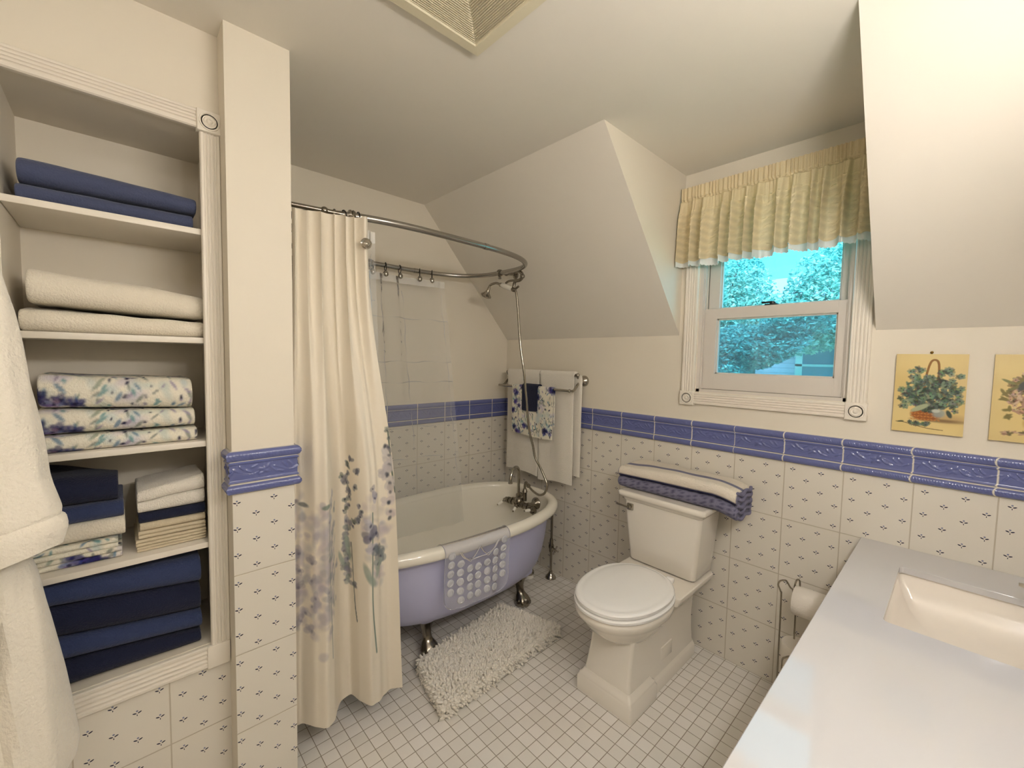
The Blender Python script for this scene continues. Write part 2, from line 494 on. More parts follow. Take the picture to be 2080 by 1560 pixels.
def flower(c, x, y, r, col, dark, rg, al=0.9):
    a0 = rg.uniform(0, 6.28)
    for k in range(5):
        a = a0 + k * 2 * PI / 5
        c.blob(x + math.cos(a) * r * 0.55, y + math.sin(a) * r * 0.55, r * 0.55, r * 0.4, a + rg.normal() * 0.3, np.clip(np.array(col) + rg.normal(size=3) * 10, 0, 255), al * rg.uniform(0.6, 1), 0.25)
    c.blob(x, y, r * 0.25, r * 0.25, 0, dark, al)

def floral_canvas(w, h, seed, dens=1.0):
    rg = np.random.default_rng(seed); c = Canvas(w, h, (238, 232, 214), 420)
    A = w * h * dens
    def R(): return rg.uniform(0, w), rg.uniform(0, h)
    for k in range(int(420 * A)):
        x, y = R(); c.blob(x, y, rg.uniform(.012, .034), rg.uniform(.006, .016), rg.uniform(0, 3), [(196, 208, 200), (206, 198, 214), (214, 206, 186), (186, 204, 206)][k % 4], 0.6, 0.6)
    for k in range(int(1100 * A)):
        x, y = R(); c.blob(x, y, rg.uniform(.006, .018), rg.uniform(.0025, .005), rg.uniform(0.6, 2.6), [(112, 158, 160), (134, 140, 130), (160, 148, 172), (100, 134, 160), (150, 160, 140)][k % 5], 0.85, 0.3)
    for k in range(max(3, int(85 * A))):
        x, y = R()
        for j in range(5):
            flower(c, x + rg.normal() * .016, y + rg.normal() * .010, rg.uniform(.010, .022), [(48, 44, 120), (32, 34, 92), (136, 124, 168), (74, 66, 140), (40, 44, 112)][(k + j) % 5], (22, 22, 60), rg)
    for k in range(int(420 * A)):
        x, y = R(); c.blob(x, y, rg.uniform(.003, .010), rg.uniform(.002, .0045), rg.uniform(0, 3), (24, 26, 66), 1.0, 0.3)
    return c
# ------------------------------------------------------------------ the room shell
XR, YB = 2.60, -3.2          # right wall, rear wall
HC, HK, D1 = 2.319, 1.538, 0.697
DX0, DX1 = 1.286, 2.040      # dormer
ZB, ZT = 4 * TH, 4 * TH + 0.129
PY0, PY1, PX = -1.836, -1.668, 0.828   # wing wall (pillar)
XS = 0.737                    # closet wall
WX0, WX1, WZ0, WZ1 = 1.378, 1.965, 1.262, 2.14   # window opening
NY0, NY1, NZ0, NZ1, NX = -2.262, -1.884, 0.515, 2.046, 0.445  # linen niche

def quad(mb, pts, uv=None, mi=0): mb.add((pts, [(0, 1, 2, 3)]), uv=uv, mi=mi)

# floor
mb = MB(); quad(mb, [(0, YB, 0), (XR, YB, 0), (XR, 0, 0), (0, 0, 0)],
                uv=[(0 - 1.579 + 5.12, YB + 0.012 + 5.08), (XR - 1.579 + 5.12, YB + 0.012 + 5.08), (XR - 1.579 + 5.12, 0.012 + 5.08), (-1.579 + 5.12, 0.012 + 5.08)])
struct('floor', mb, M['floor'], smooth=False)
# flat ceiling with the dormer bay
mb = MB()
quad(mb, [(0, YB, HC), (0, -D1, HC), (XR, -D1, HC), (XR, YB, HC)])
quad(mb, [(DX0, -D1, HC), (DX0, 0, HC), (DX1, 0, HC), (DX1, -D1, HC)])
struct('ceiling', mb, M['ceiling'], smooth=False)
for a, b in ((0, DX0), (DX1, XR)):
    mb = MB(); quad(mb, [(a, -D1, HC), (a, 0, HK), (b, 0, HK), (b, -D1, HC)])
    struct('ceiling', mb, M['ceiling'], smooth=False)
for x in (DX0, DX1):
    mb = MB(); mb.add(([(x, 0, HC), (x, -D1, HC), (x, 0, HK)], [(0, 1, 2)]))
    struct('wall_dormer', mb, M['wall'], smooth=False)
# back wall (window wall)
mb = MB()
uo = -0.774 + 1.0
quad(mb, [(0, 0, 0), (XR, 0, 0), (XR, 0, ZB), (0, 0, ZB)], uv=[(uo, 0), (XR + uo, 0), (XR + uo, ZB), (uo, ZB)], mi=0)
for (x0, x1, z0, z1) in ((0, XR, ZB, WZ0), (0, WX0, WZ0, HK), (WX1, XR, WZ0, HK), (DX0, WX0, HK, HC), (WX1, DX1, HK, HC), (WX0, WX1, WZ1, HC)):
    quad(mb, [(x0, 0, z0), (x1, 0, z0), (x1, 0, z1), (x0, 0, z1)], mi=1)
for (p, q) in (((WX0, WZ0), (WX0, WZ1)), ((WX0, WZ1), (WX1, WZ1)), ((WX1, WZ1), (WX1, WZ0)), ((WX1, WZ0), (WX0, WZ0))):
    quad(mb, [(p[0], 0, p[1]), (q[0], 0, q[1]), (q[0], 0.13, q[1]), (p[0], 0.13, p[1])], mi=1)
struct('wall_back', mb, [M['tile'], M['wall']], smooth=False)
# left wall behind the tub
mb = MB()
quad(mb, [(0, PY1, 0), (0, 0, 0), (0, 0, ZB), (0, PY1, ZB)], uv=[(PY1 + 0.066 + 3.0 - 0.132, 0), (0.066 + 3.0 - 0.132, 0), (0.066 + 3.0 - 0.132, ZB), (PY1 + 0.066 + 3.0 - 0.132, ZB)], mi=0)
mb.add(([(0, PY1, ZB), (0, 0, ZB), (0, 0, HK), (0, -D1, HC), (0, PY1, HC)], [(0, 1, 2, 3, 4)]), mi=1)
struct('wall_left', mb, [M['tile'], M['wall']], smooth=False)
# wing wall between tub and linen niche
mb = MB()
pu = 1.855 + 2.0
quad(mb, [(PX, PY0, 0), (PX, PY1, 0), (PX, PY1, ZB), (PX, PY0, ZB)], uv=[(PY0 + pu, 0), (PY1 + pu, 0), (PY1 + pu, ZB), (PY0 + pu, ZB)], mi=0)
quad(mb, [(PX, PY0, ZB), (PX, PY1, ZB), (PX, PY1, HC), (PX, PY0, HC)], mi=1)
for y, sgn in ((PY1, 1), (PY0, 0)):
    xa = 0.0 if sgn else XS - 0.05
    quad(mb, [(xa, y, 0), (PX, y, 0), (PX, y, ZB), (xa, y, ZB)], uv=[(xa + 1, 0), (PX + 1, 0), (PX + 1, ZB), (xa + 1, ZB)], mi=0 if sgn else 1)
    quad(mb, [(xa, y, ZB), (PX, y, ZB), (PX, y, HC), (xa, y, HC)], mi=1)
struct('wall_wing', mb, [M['tile'], M['wall']], smooth=False)
# closet wall with the niche opening
mb = MB()
cu = 1.986 + 2.0
zt = 0.44
quad(mb, [(XS, YB, 0), (XS, PY0, 0), (XS, PY0, zt), (XS, YB, zt)], uv=[(YB + cu, 0), (PY0 + cu, 0), (PY0 + cu, zt), (YB + cu, zt)], mi=0)
for (y0, y1, z0, z1) in ((YB, PY0, zt, NZ0), (YB, NY0, NZ0, NZ1), (NY1, PY0, NZ0, NZ1), (YB, PY0, NZ1, HC)):
    quad(mb, [(XS, y0, z0), (XS, y1, z0), (XS, y1, z1), (XS, y0, z1)], mi=1)
struct('wall_closet', mb, [M['tile'], M['wall']], smooth=False)
mb = MB(); quad(mb, [(XR, YB, 0), (XR, 0, 0), (XR, 0, HC), (XR, YB, HC)]); struct('wall_right', mb, M['wall'], smooth=False)
mb = MB(); quad(mb, [(0, YB, 0), (XR, YB, 0), (XR, YB, HC), (0, YB, HC)]); struct('wall_rear', mb, M['wall'], smooth=False)

# blue relief border tiles
_vine = [(0.018, .030, .013, .0035, 0.9), (0.030, .040, .011, .003, -0.7), (0.046, .044, .013, .0035, -0.9), (0.060, .034, .012, .0035, -0.6),
         (0.074, .046, .010, .003, 0.5), (0.092, .036, .010, .006, 0.0), (0.106, .042, .009, .005, 0.8), (0.104, .028, .010, .005, -0.6), (0.092, .024, .009, .004, 0.6),
         (0.122, .030, .014, .0035, -0.8), (0.138, .022, .011, .003, -0.3), (0.150, .040, .012, .0035, -0.9), (0.166, .042, .013, .0035, -0.9), (0.180, .028, .011, .003, 0.6)]
def border(name, p0, d, L, n, e0, e1, u0):
    du = 0.0022
    nu = max(3, int(L / du) + 1); nv = 62
    d = np.array(d, float); n = np.array(n, float); p0 = np.array(p0, float)
    uu = np.linspace(0, L, nu); vv = np.linspace(0, 0.129, nv)
    Uc, Vc = np.meshgrid(uu, vv, indexing='ij')
    ut = (Uc + u0) % TW
    h = np.full_like(Uc, 0.004); blue = np.ones_like(Uc)
    for (a, b) in ((0.0015, 0.029), (0.0985, 0.1275)):
        m_ = (Vc >= a) & (Vc <= b)
        x = (Vc - (a + b) / 2) / ((b - a) / 2)
        prof = 0.006 + 0.011 * np.sqrt(np.clip(1 - x * x, 0, 1))
        rope = 0.0011 * np.sin(2 * PI * (Uc / 0.0075 + x * 0.9)) * np.clip(1 - np.abs(x), 0, 1)
        h = np.where(m_, prof + rope, h)
    a, b = 0.0320, 0.0958
    m_ = (Vc >= a) & (Vc <= b)
    lv = Vc - a
    body = 0.008 + 0.004 * np.clip(1 - np.minimum(lv, (b - a) - lv) / 0.007, 0, 1) ** 0.6 + 0.0
    edge = np.minimum(lv, (b - a) - lv)
    fil = 0.0045 * np.exp(-((edge - 0.0045) / 0.0025) ** 2)
    rel = np.zeros_like(Uc)
    for (cx, cy, rx, ry, ro) in _vine:
        dx, dy = ut - cx, lv - cy
        q = ((dx * math.cos(ro) + dy * math.sin(ro)) / rx) ** 2 + ((-dx * math.sin(ro) + dy * math.cos(ro)) / ry) ** 2
        rel = np.maximum(rel, 0.0030 * np.sqrt(np.clip(1 - q, 0, 1)))
    sy = 0.032 + 0.009 * np.sin(ut / TW * 4 * PI + 0.6)
    rel = np.maximum(rel, 0.0016 * np.clip(1 - np.abs(lv - sy) / 0.0022, 0, 1))
    h = np.where(m_, 0.0075 + fil + rel, h)
    gl = ((Vc > 0.029) & (Vc < 0.032)) | ((Vc > 0.0958) & (Vc < 0.0985)) | (Vc < 0.0015) | (Vc > 0.1275)
    h = np.where(gl, 0.0065, h)
    h = np.where(Vc <= 1e-9, 0.0, h); h = np.where(Vc >= 0.129 - 1e-9, 0.0, h)
    gv = np.minimum(ut, TW - ut) < 0.0021
    blue = np.where(gl | gv, 0.0, 1.0)
    h = np.where(gv, h * 0.93 + 0.0007, h)
    t = -e0 * h + (L + e0 * h * 0 + (e0 + e1) * h) * (Uc / L)
    P = p0[None, None] + t[..., None] * d + h[..., None] * n
    P = P + np.stack([0 * Vc, 0 * Vc, ZB + Vc], -1)
    col = s2l((100, 108, 160)) * blue[..., None] + s2l((226, 220, 206)) * (1 - blue[..., None])
    flip = np.cross(d, [0, 0, 1.0]) @ n < 0
    V, F = grid(P, flip=flip)
    return MB().add((V, F), col=col.reshape(-1, 3))
struct('trim_1', border('b', (0, 0, 0), (1, 0, 0), XR, (0, -1, 0), -1, -1, uo), M['border'])
struct('trim_2', border('b', (0, PY1, 0), (0, 1, 0), -PY1, (1, 0, 0), 0, -1, PY1 + 0.066 + 2.0 - 0.132), M['border'])
m3 = border('b', (PX, PY0, 0), (0, 1, 0), PY1 - PY0, (1, 0, 0), 1, 1, 0.016)
m3b = border('b', (PX, PY1, 0), (-1, 0, 0), PX - 0.03, (0, 1, 0), 1, 0, 0.02)
m3c = border('b', (XS + 0.03, PY0, 0), (1, 0, 0), PX - XS - 0.03, (0, -1, 0), 0, 1, 0.03)
for q in (m3b, m3c): m3.add((q.V[0], q.F), col=q.C[0])
struct('trim_3', m3, M['border'])

# fluted casing: extruded profile between two points in a plane
def fluted(a, b, across, out, w=0.058, th=0.016, nf=4):
    """a,b end points of the strip's centreline; across, out unit vectors"""
    a, b, across, out = (np.array(q, float) for q in (a, b, across, out))
    xs, hs = [-w / 2, -w / 2, -w / 2 + 0.003], [0.0, th * 0.75, th]
    k = 8
    fw = (w - 0.016) / nf
    for i in range(nf):
        c = -w / 2 + 0.008 + fw * (i + 0.5)
        for j in range(k + 1):
            q = -1 + 2 * j / k
            xs.append(c + q * fw * 0.42); hs.append(th - 0.0046 * math.sqrt(max(0, 1 - q * q)))
    xs += [w / 2 - 0.003, w / 2, w / 2]; hs += [th, th * 0.75, 0.0]
    xs, hs = np.array(xs), np.array(hs)
    sec = xs[:, None] * across + hs[:, None] * out
    G = np.stack([a + sec, b + sec])
    V, F = grid(G)
    n = len(xs)
    return V, F + [tuple(range(n)), tuple(range(n, 2 * n))]

def rosette(c, out, up, s=0.064, th=0.021):
    c, out, up = (np.array(q, float) for q in (c, out, up))
    side = np.cross(up, out)
    mb = MB()
    h = s / 2
    loops = []
    for (k, o) in ((1.0, 0), (1.0, th * 0.85), (0.94, th)):
        loops.append([c + side * h * k * i + up * h * k * j + out * o for i, j in ((-1, -1), (1, -1), (1, 1), (-1, 1))])
    mb.add(loft(loops, cap0=False))
    R = h * 0.84
    prof = [(R, th), (R * 0.97, th + 0.003), (R * 0.86, th + 0.003), (R * 0.78, th - 0.0005), (R * 0.6, th + 0.0005), (R * 0.5, th + 0.0035), (R * 0.4, th + 0.0025), (R * 0.3, th), (R * 0.24, th + 0.003), (R * .12, th + 0.005), (0, th + 0.0055)]
    mb.add(lathe(prof, c, out, 28))
    return mb

# linen niche: lining, casing, shelves
nz = MB()
quad(nz, [(NX, NY0, NZ0), (NX, NY1 + .03, NZ0), (NX, NY1 + .03, NZ1), (NX, NY0, NZ1)])
quad(nz, [(NX, NY1 + .03, NZ0), (XS, NY1 + .03, NZ0), (XS, NY1 + .03, NZ1), (NX, NY1 + .03, NZ1)])
quad(nz, [(NX, NY0, NZ0), (XS, NY0, NZ0), (XS, NY0, NZ1), (NX, NY0, NZ1)])
quad(nz, [(NX, NY0, NZ0), (XS, NY0, NZ0), (XS, NY1 + .03, NZ0), (NX, NY1 + .03, NZ0)])
quad(nz, [(NX, NY0, NZ1), (XS, NY0, NZ1), (XS, NY1 + .03, NZ1), (NX, NY1 + .03, NZ1)])
struct('wall_niche', nz, M['wall'], smooth=False)
o_ = (1, 0, 0)
cas = struct('trim_4', MB().add(fluted((XS, NY1 + 0.0235, NZ0 - .005), (XS, NY1 + 0.0235, NZ1 - .013), (0, 1, 0), o_, w=0.049)), M['trim'], smooth=False)
build('head_casing', MB().add(fluted((XS, NY0 - .06, NZ1 + 0.022), (XS, NY1 - .005, NZ1 + 0.022), (0, 0, 1), o_, w=0.052)), M['trim'], parent=cas, smooth=False)
build('sill_casing', MB().add(fluted((XS, NY0 - .06, NZ0 - 0.036), (XS, NY1 - .012, NZ0 - 0.036), (0, 0, 1), o_, w=0.068)), M['trim'], parent=cas, smooth=False)
build('left_casing', MB().add(fluted((XS, NY0 - 0.03, NZ0), (XS, NY0 - 0.03, NZ1), (0, 1, 0), o_, w=0.052)), M['trim'], parent=cas, smooth=False)
build('rosette_block', rosette((XS, NY1 + 0.0225, NZ1 + 0.018), o_, (0, 0, 1), s=0.060), M['trim'], parent=cas, angle=30)
build('corner_block', MB().add(rbox(XS - .002, XS + 0.020, NY1 - .012, NY1 + 0.046, NZ0 - 0.072, NZ0 - .003, 0.002)), M['trim'], parent=cas)
SHELF = [1.763, 1.449, 1.142, 0.832]
for k, z in enumerate(SHELF):
    w = ['top shelf of the linen niche, under slate blue towels', 'second shelf down in the niche, under cream towels',
         'niche shelf under three floral towels', 'lowest niche shelf, above the navy bath towels'][k]
    build('linen_shelf', MB().add(rbox(NX + .001, XS - 0.001, NY0 + .001, NY1 + .029, z - 0.017, z, 0.0015)), M['trim'], label='white painted ' + w, cat='shelf', group='shelves in the linen niche')

# ------------------------------------------------------------------ window
def window():
    w = build('window_1', MB().add(fluted((WX0 - 0.034, 0, WZ0 - .005), (WX0 - 0.034, 0, WZ1), (1, 0, 0), (0, -1, 0), w=0.062, th=0.018)), M['trim'], smooth=False, kind='structure')
    P = lambda n, mb, m, **k: build(n, mb, m, parent=w, **k)
    P('side_casing', MB().add(fluted((WX1 + 0.034, 0, WZ0 - .005), (WX1 + 0.034, 0, WZ1), (1, 0, 0), (0, -1, 0), w=0.062, th=0.018)), M['trim'], smooth=False)
    P('bottom_casing', MB().add(fluted((WX0 - .005, 0, WZ0 - 0.032), (WX1 + .005, 0, WZ0 - 0.032), (0, 0, 1), (0, -1, 0), w=0.058, th=0.018)), M['trim'], smooth=False)
    P('head_casing', MB().add(fluted((WX0 - .06, 0, WZ1 + 0.03), (WX1 + .06, 0, WZ1 + 0.03), (0, 0, 1), (0, -1, 0), w=0.058, th=0.018)), M['trim'], smooth=False)
    for x in (WX0 - 0.035, WX1 + 0.035):
        P('rosette_block', rosette((x, 0, WZ0 - 0.033), (0, -1, 0), (0, 0, 1), s=0.068, th=0.022), M['trim'], angle=30)
    # jamb frame with track ribs
    j = MB()
    for x0, x1 in ((WX0, WX0 + 0.016), (WX1 - 0.010, WX1)): j.add(box(x0, x1, 0.004, 0.125, WZ0, WZ1))
    j.add(box(WX0, WX1, 0.004, 0.125, WZ0, WZ0 + 0.014)); j.add(box(WX0, WX1, 0.004, 0.125, WZ1 - 0.02, WZ1))
    for y in (0.012, 0.046, 0.085):
        j.add(box(WX0 + 0.016, WX0 + 0.022, y, y + 0.006, WZ0, WZ1)); j.add(box(WX1 - 0.016, WX1 - 0.010, y, y + 0.006, WZ0, WZ1))
    P('jamb', j, M['sash'], smooth=False)
    def sash(name, y0, y1, x0, x1, z0, z1, gx0, gx1, gz0, gz1, mat):
        m_ = MB()
        m_.add(rbox(x0, gx0, y0, y1, z0, z1, .002)); m_.add(rbox(gx1, x1, y0, y1, z0, z1, .002))
        m_.add(rbox(gx0 - .002, gx1 + .002, y0, y1, z0, gz0, .002)); m_.add(rbox(gx0 - .002, gx1 + .002, y0, y1, gz1, z1, .002))
        for (a, b, c, d) in ((gx0, gx0 + .006, gz0, gz1), (gx1 - .006, gx1, gz0, gz1), (gx0, gx1, gz0, gz0 + .006), (gx0, gx1, gz1 - .006, gz1)):
            m_.add(box(a, b, y0 + .012, y1 - .004, c, d))
        s_ = P(name, m_, mat, smooth=False)
        build('pane', MB().add(box(gx0, gx1, (y0 + y1) / 2, (y0 + y1) / 2 + 0.004, gz0, gz1)), M['glass'], parent=s_, smooth=False)
        return s_
    lo = sash('lower_sash', 0.020, 0.054, WX0 + 0.020, WX1 - 0.010, WZ0 + 0.015, 1.662, 1.456, 1.920, 1.352, 1.613, M['sash'])
    up = sash('upper_sash', 0.056, 0.088, WX0 + 0.022, WX1 - 0.012, 1.625, WZ1 - 0.02, 1.452, 1.919, 1.664, 2.08, M['sash'])
    lk = MB()
    lk.add(rbox(1.655, 1.705, 0.022, 0.05, 1.662, 1.668, .002)); lk.add(lathe([(0.012, 0), (0.012, .010), (0.0, .012)], (1.682, 0.04, 1.667), (0, 0, 1), 16)); lk.add(rbox(1.640, 1.69, 0.03, 0.042, 1.672, 1.680, .002))
    build('sash_lock', lk, M['black'], parent=lo)
    build('insect_screen', MB().add(box(WX0 + 0.02, WX1 - 0.012, 0.100, 0.102, WZ0 + .014, 1.64)), M['screen'], parent=w, smooth=False)
    fr = MB(); fr.add(box(WX0 + 0.02, WX1 - .012, 0.096, 0.108, 1.628, 1.645)); fr.add(box(WX0 + .018, WX0 + .055, 0.096, 0.108, WZ0 + .014, 1.64)); fr.add(box(WX1 - .04, WX1 - .012, 0.096, 0.108, WZ0 + .014, 1.64)); fr.add(box(WX0 + 0.02, WX1 - .012, 0.096, 0.108, WZ0 + .014, WZ0 + .045))
    P('screen_frame', fr, M['housetrim'], smooth=False)
window()

def valance():
    x0, x1, z1, z0 = DX0 + 0.006, DX1 - 0.006, 2.236, 1.885
    nu, nv = 520, 90
    u = np.linspace(0, 1, nu); v = np.linspace(0, 1, nv)
    wv = wobble(3, 5, 6.0)
    X_ = x0 + (x1 - x0) * u
    ph = u * 2 * PI * 13 + 1.2 * np.sin(u * 17) + 0.8 * np.sin(u * 41 + 1)
    ph2 = u * 2 * PI * 46 + 1.5 * np.sin(u * 60)
    G = np.zeros((nu, nv, 3)); C = np.zeros((nu, nv, 3))
    base = s2l((230, 214, 176)); lt = s2l((240, 232, 206))
    for j, t in enumerate(v):
        z = z1 - (z1 - z0) * t
        head = t < 0.17
        a = 0.004 if head else 0.008 + 0.026 * min(1, (t - 0.17) / 0.35)
        f = np.sin(ph2) if head else np.tanh(1.6 * np.sin(ph)) * 0.8 + 0.25 * np.sin(ph2 * (0.9)) * max(0, 1 - (t - .17) * 3)
        y = -0.056 - a * f - 0.02 * max(0, t - .17)
        if 0.155 < t < 0.19: y = y + 0.006
        # horizontal tucks with soft frayed ribs
        if t > 0.33:
            q = (t - 0.33) / 0.67 * 7
            rib = max(0, math.cos((q % 1.0) * 2 * PI)) ** 2
            y = y - 0.0075 * rib * (0.7 + 0.5 * np.sin(u * 150 + j)) - 0.006 * abs(math.sin(q * PI))
        zz = z + 0.004 * np.sin(u * 90 + t * 8) * (t > .33)
        G[:, j] = np.stack([X_, y, zz + 0 * u], -1)
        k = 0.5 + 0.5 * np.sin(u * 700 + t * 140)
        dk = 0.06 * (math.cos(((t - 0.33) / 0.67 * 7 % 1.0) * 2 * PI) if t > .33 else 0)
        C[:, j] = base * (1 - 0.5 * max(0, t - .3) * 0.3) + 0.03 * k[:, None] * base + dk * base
    G[:, :, 0] += 0.006 * np.cos(ph)[:, None] * np.clip((v - .17) * 2, 0, 1)[None]
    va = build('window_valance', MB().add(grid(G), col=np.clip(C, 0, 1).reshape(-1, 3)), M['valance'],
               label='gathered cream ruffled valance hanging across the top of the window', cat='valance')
    L = np.zeros((nu, 8, 3))
    for j in range(8):
        t = j / 7
        sc = 0.004 * np.abs(np.sin(u * 2 * PI * 42)) * (t > 0.8)
        L[:, j] = np.stack([G[:, -1, 0], G[:, -1, 1] + 0.009 - 0.004 * np.sin(ph * 2.1) * t, z0 + 0.012 - 0.040 * t + sc + 0.004 * np.sin(u * 23) * t], -1)
    build('lace_edge', MB().add(grid(L), col=s2l((236, 236, 232))), M['valance'], parent=va, label='white lace edge of the valance')
    build('valance_rod', MB().add(tube([(DX0, -0.038, 2.205), (DX1, -0.038, 2.205)], 0.006, 10)), M['trim'], parent=va)
valance()

# ------------------------------------------------------------------ outdoors
def foliage(mb, c, R, n, size, seed, shell=0.35):
    r = np.random.default_rng(seed)
    d = r.normal(size=(n, 3)); d /= np.linalg.norm(d, axis=1, keepdims=True)
    rad = (shell + (1 - shell) * r.random(n) ** 0.6)[:, None]
    cl = wobble(seed, 5, 2.2)
    P = np.asarray(c) + d * rad * np.asarray(R)
    P = P + np.stack([cl(P), cl(P + 3), cl(P + 7)], -1) * 0.10
    A = r.normal(size=(n, 3)); A[:, 2] *= 0.6; A /= np.linalg.norm(A, axis=1, keepdims=True)
    B_ = np.cross(A, r.normal(size=(n, 3))); B_ /= np.linalg.norm(B_, axis=1, keepdims=True)
    s_ = size * r.uniform(0.6, 1.3, n)[:, None]
    Q = np.stack([P - A * s_, P + B_ * s_ * 0.45, P + A * s_, P - B_ * s_ * 0.45], 1).reshape(-1, 3)
    F = np.arange(n * 4).reshape(n, 4).tolist()
    mb.add((Q, F), col=np.repeat(r.random(n), 4)[:, None] * np.ones(3))
def tree(label, base, crowns, mat, size, seed, group=None):
    t = thing('garden_tree', label, 'tree', base, group)
    tr = MB(); top = np.array(crowns[0][0])
    tr.add(tube(spline([base, (base[0] + .1, base[1], (base[2] + top[2]) / 2), top], 8), np.linspace(0.14, 0.05, 17), 10))
    for c, R, n in crowns:
        for k in range(3):
            e = np.array(c) + np.array(R) * rng.uniform(-.6, .6, 3)
            tr.add(tube(spline([np.array(base) * .35 + top * .65, (np.array(c) + top) / 2 + (0, 0, -.2), e], 5), np.linspace(0.04, 0.012, 11), 6))
    build('trunk', tr, M['bark'], parent=t)
    f = MB()
    for i, (c, R, n) in enumerate(crowns): foliage(f, c, R, n, size, seed + i)
    build('foliage', f, mat, parent=t, smooth=False)
tree('tall pale green tree filling the upper window panes', (-0.6, 7.5, -3.2), [((-1.62, 7.5, 2.75), (1.3, .8, 1.05), 13000), ((1.02, 7.5, 2.8), (1.2, .8, 1.05), 13000), ((-.2, 7.5, 2.1), (1.8, .7, .6), 10000), ((-.6, 7.5, 4.3), (.6, .6, .5), 2200)], M['leaf_a'], 0.046, 5)
tree('darker spreading tree left of the neighbour house', (-1.2, 5.4, -3.2), [((-1.05, 5.4, 1.25), (1.0, .7, .75), 10500), ((-.1, 5.5, 1.75), (.75, .5, .33), 12200), ((.45, 5.6, 1.95), (.6, .4, .25), 3200)], M['leaf_b'], 0.036, 25)
tree('big leafy tree standing far behind the pale one', (1.8, 15, -3.2), [((2.6, 15, 4.3), (2.0, 1.3, 2.0), 3500), ((-2.0, 15, 2.0), (2.8, 1.3, 1.7), 4500), ((-6.0, 15, 2.9), (2.8, 1.3, 2.8), 3000)], M['leaf_b'], 0.16, 45)
def house():
    h = thing('neighbor_house', 'lilac clapboard house with a white framed window seen through the lower panes', 'house', (0.9, 10.5, -3.2))
    y = 9.0
    m_ = MB()
    m_.add(([(-1.1, y, -3.2), (4.5, y, -3.2), (4.5, y, 2.35), (-1.1, y, 2.35)], [(0, 1, 2, 3)]), uv=[(-1.1, 0), (4.5, 0), (4.5, 5.55), (-1.1, 5.55)])
    m_.add(([(-1.1, y, -3.2), (-1.1, y + 3, -3.2), (-1.1, y + 3, 2.35), (-1.1, y, 2.35)], [(0, 1, 2, 3)]), uv=[(0, 0), (3, 0), (3, 5.55), (0, 5.55)])
    build('house_wall', m_, M['siding'], parent=h, smooth=False)
    r_ = MB(); r_.add(([(-1.5, y - .45, 2.22), (4.9, y - .45, 2.22), (4.9, y + 1.6, 3.5), (-1.5, y + 1.6, 3.5), (-1.5, y - .45, 2.34), (4.9, y - .45, 2.34), (4.9, y + 1.6, 3.62), (-1.5, y + 1.6, 3.62)],
                       [(0, 1, 2, 3), (4, 5, 6, 7), (0, 1, 5, 4), (0, 3, 7, 4), (1, 2, 6, 5), (2, 3, 7, 6)]))
    build('roof', r_, M['roof'], parent=h, smooth=False)
    for cx in (0.13, 2.3):
        w0, w1, z0, z1 = cx - .42, cx + .42, 0.75, 2.0
        f = MB()
        for b in ((w0, w0 + .13, z0, z1), (w1 - .13, w1, z0, z1), (w0, w1, z1 - .12, z1), (w0, w1, z0, z0 + .12), (w0, w1, 1.36, 1.41)): f.add(box(b[0], b[1], y - .05, y, b[2], b[3]))
        fo = build('window', f, M['housetrim'], parent=h, smooth=False)
        build('pane', MB().add(box(w0 + .13, w1 - .13, y - .02, y - .01, z0 + .12, z1 - .12)), M['housepane'], parent=fo, smooth=False)
house()
mb = MB(); quad(mb, [(-14, .4, -3.2), (14, .4, -3.2), (14, 24, -3.2), (-14, 24, -3.2)])
struct('ground', mb, M['grass'], smooth=False)
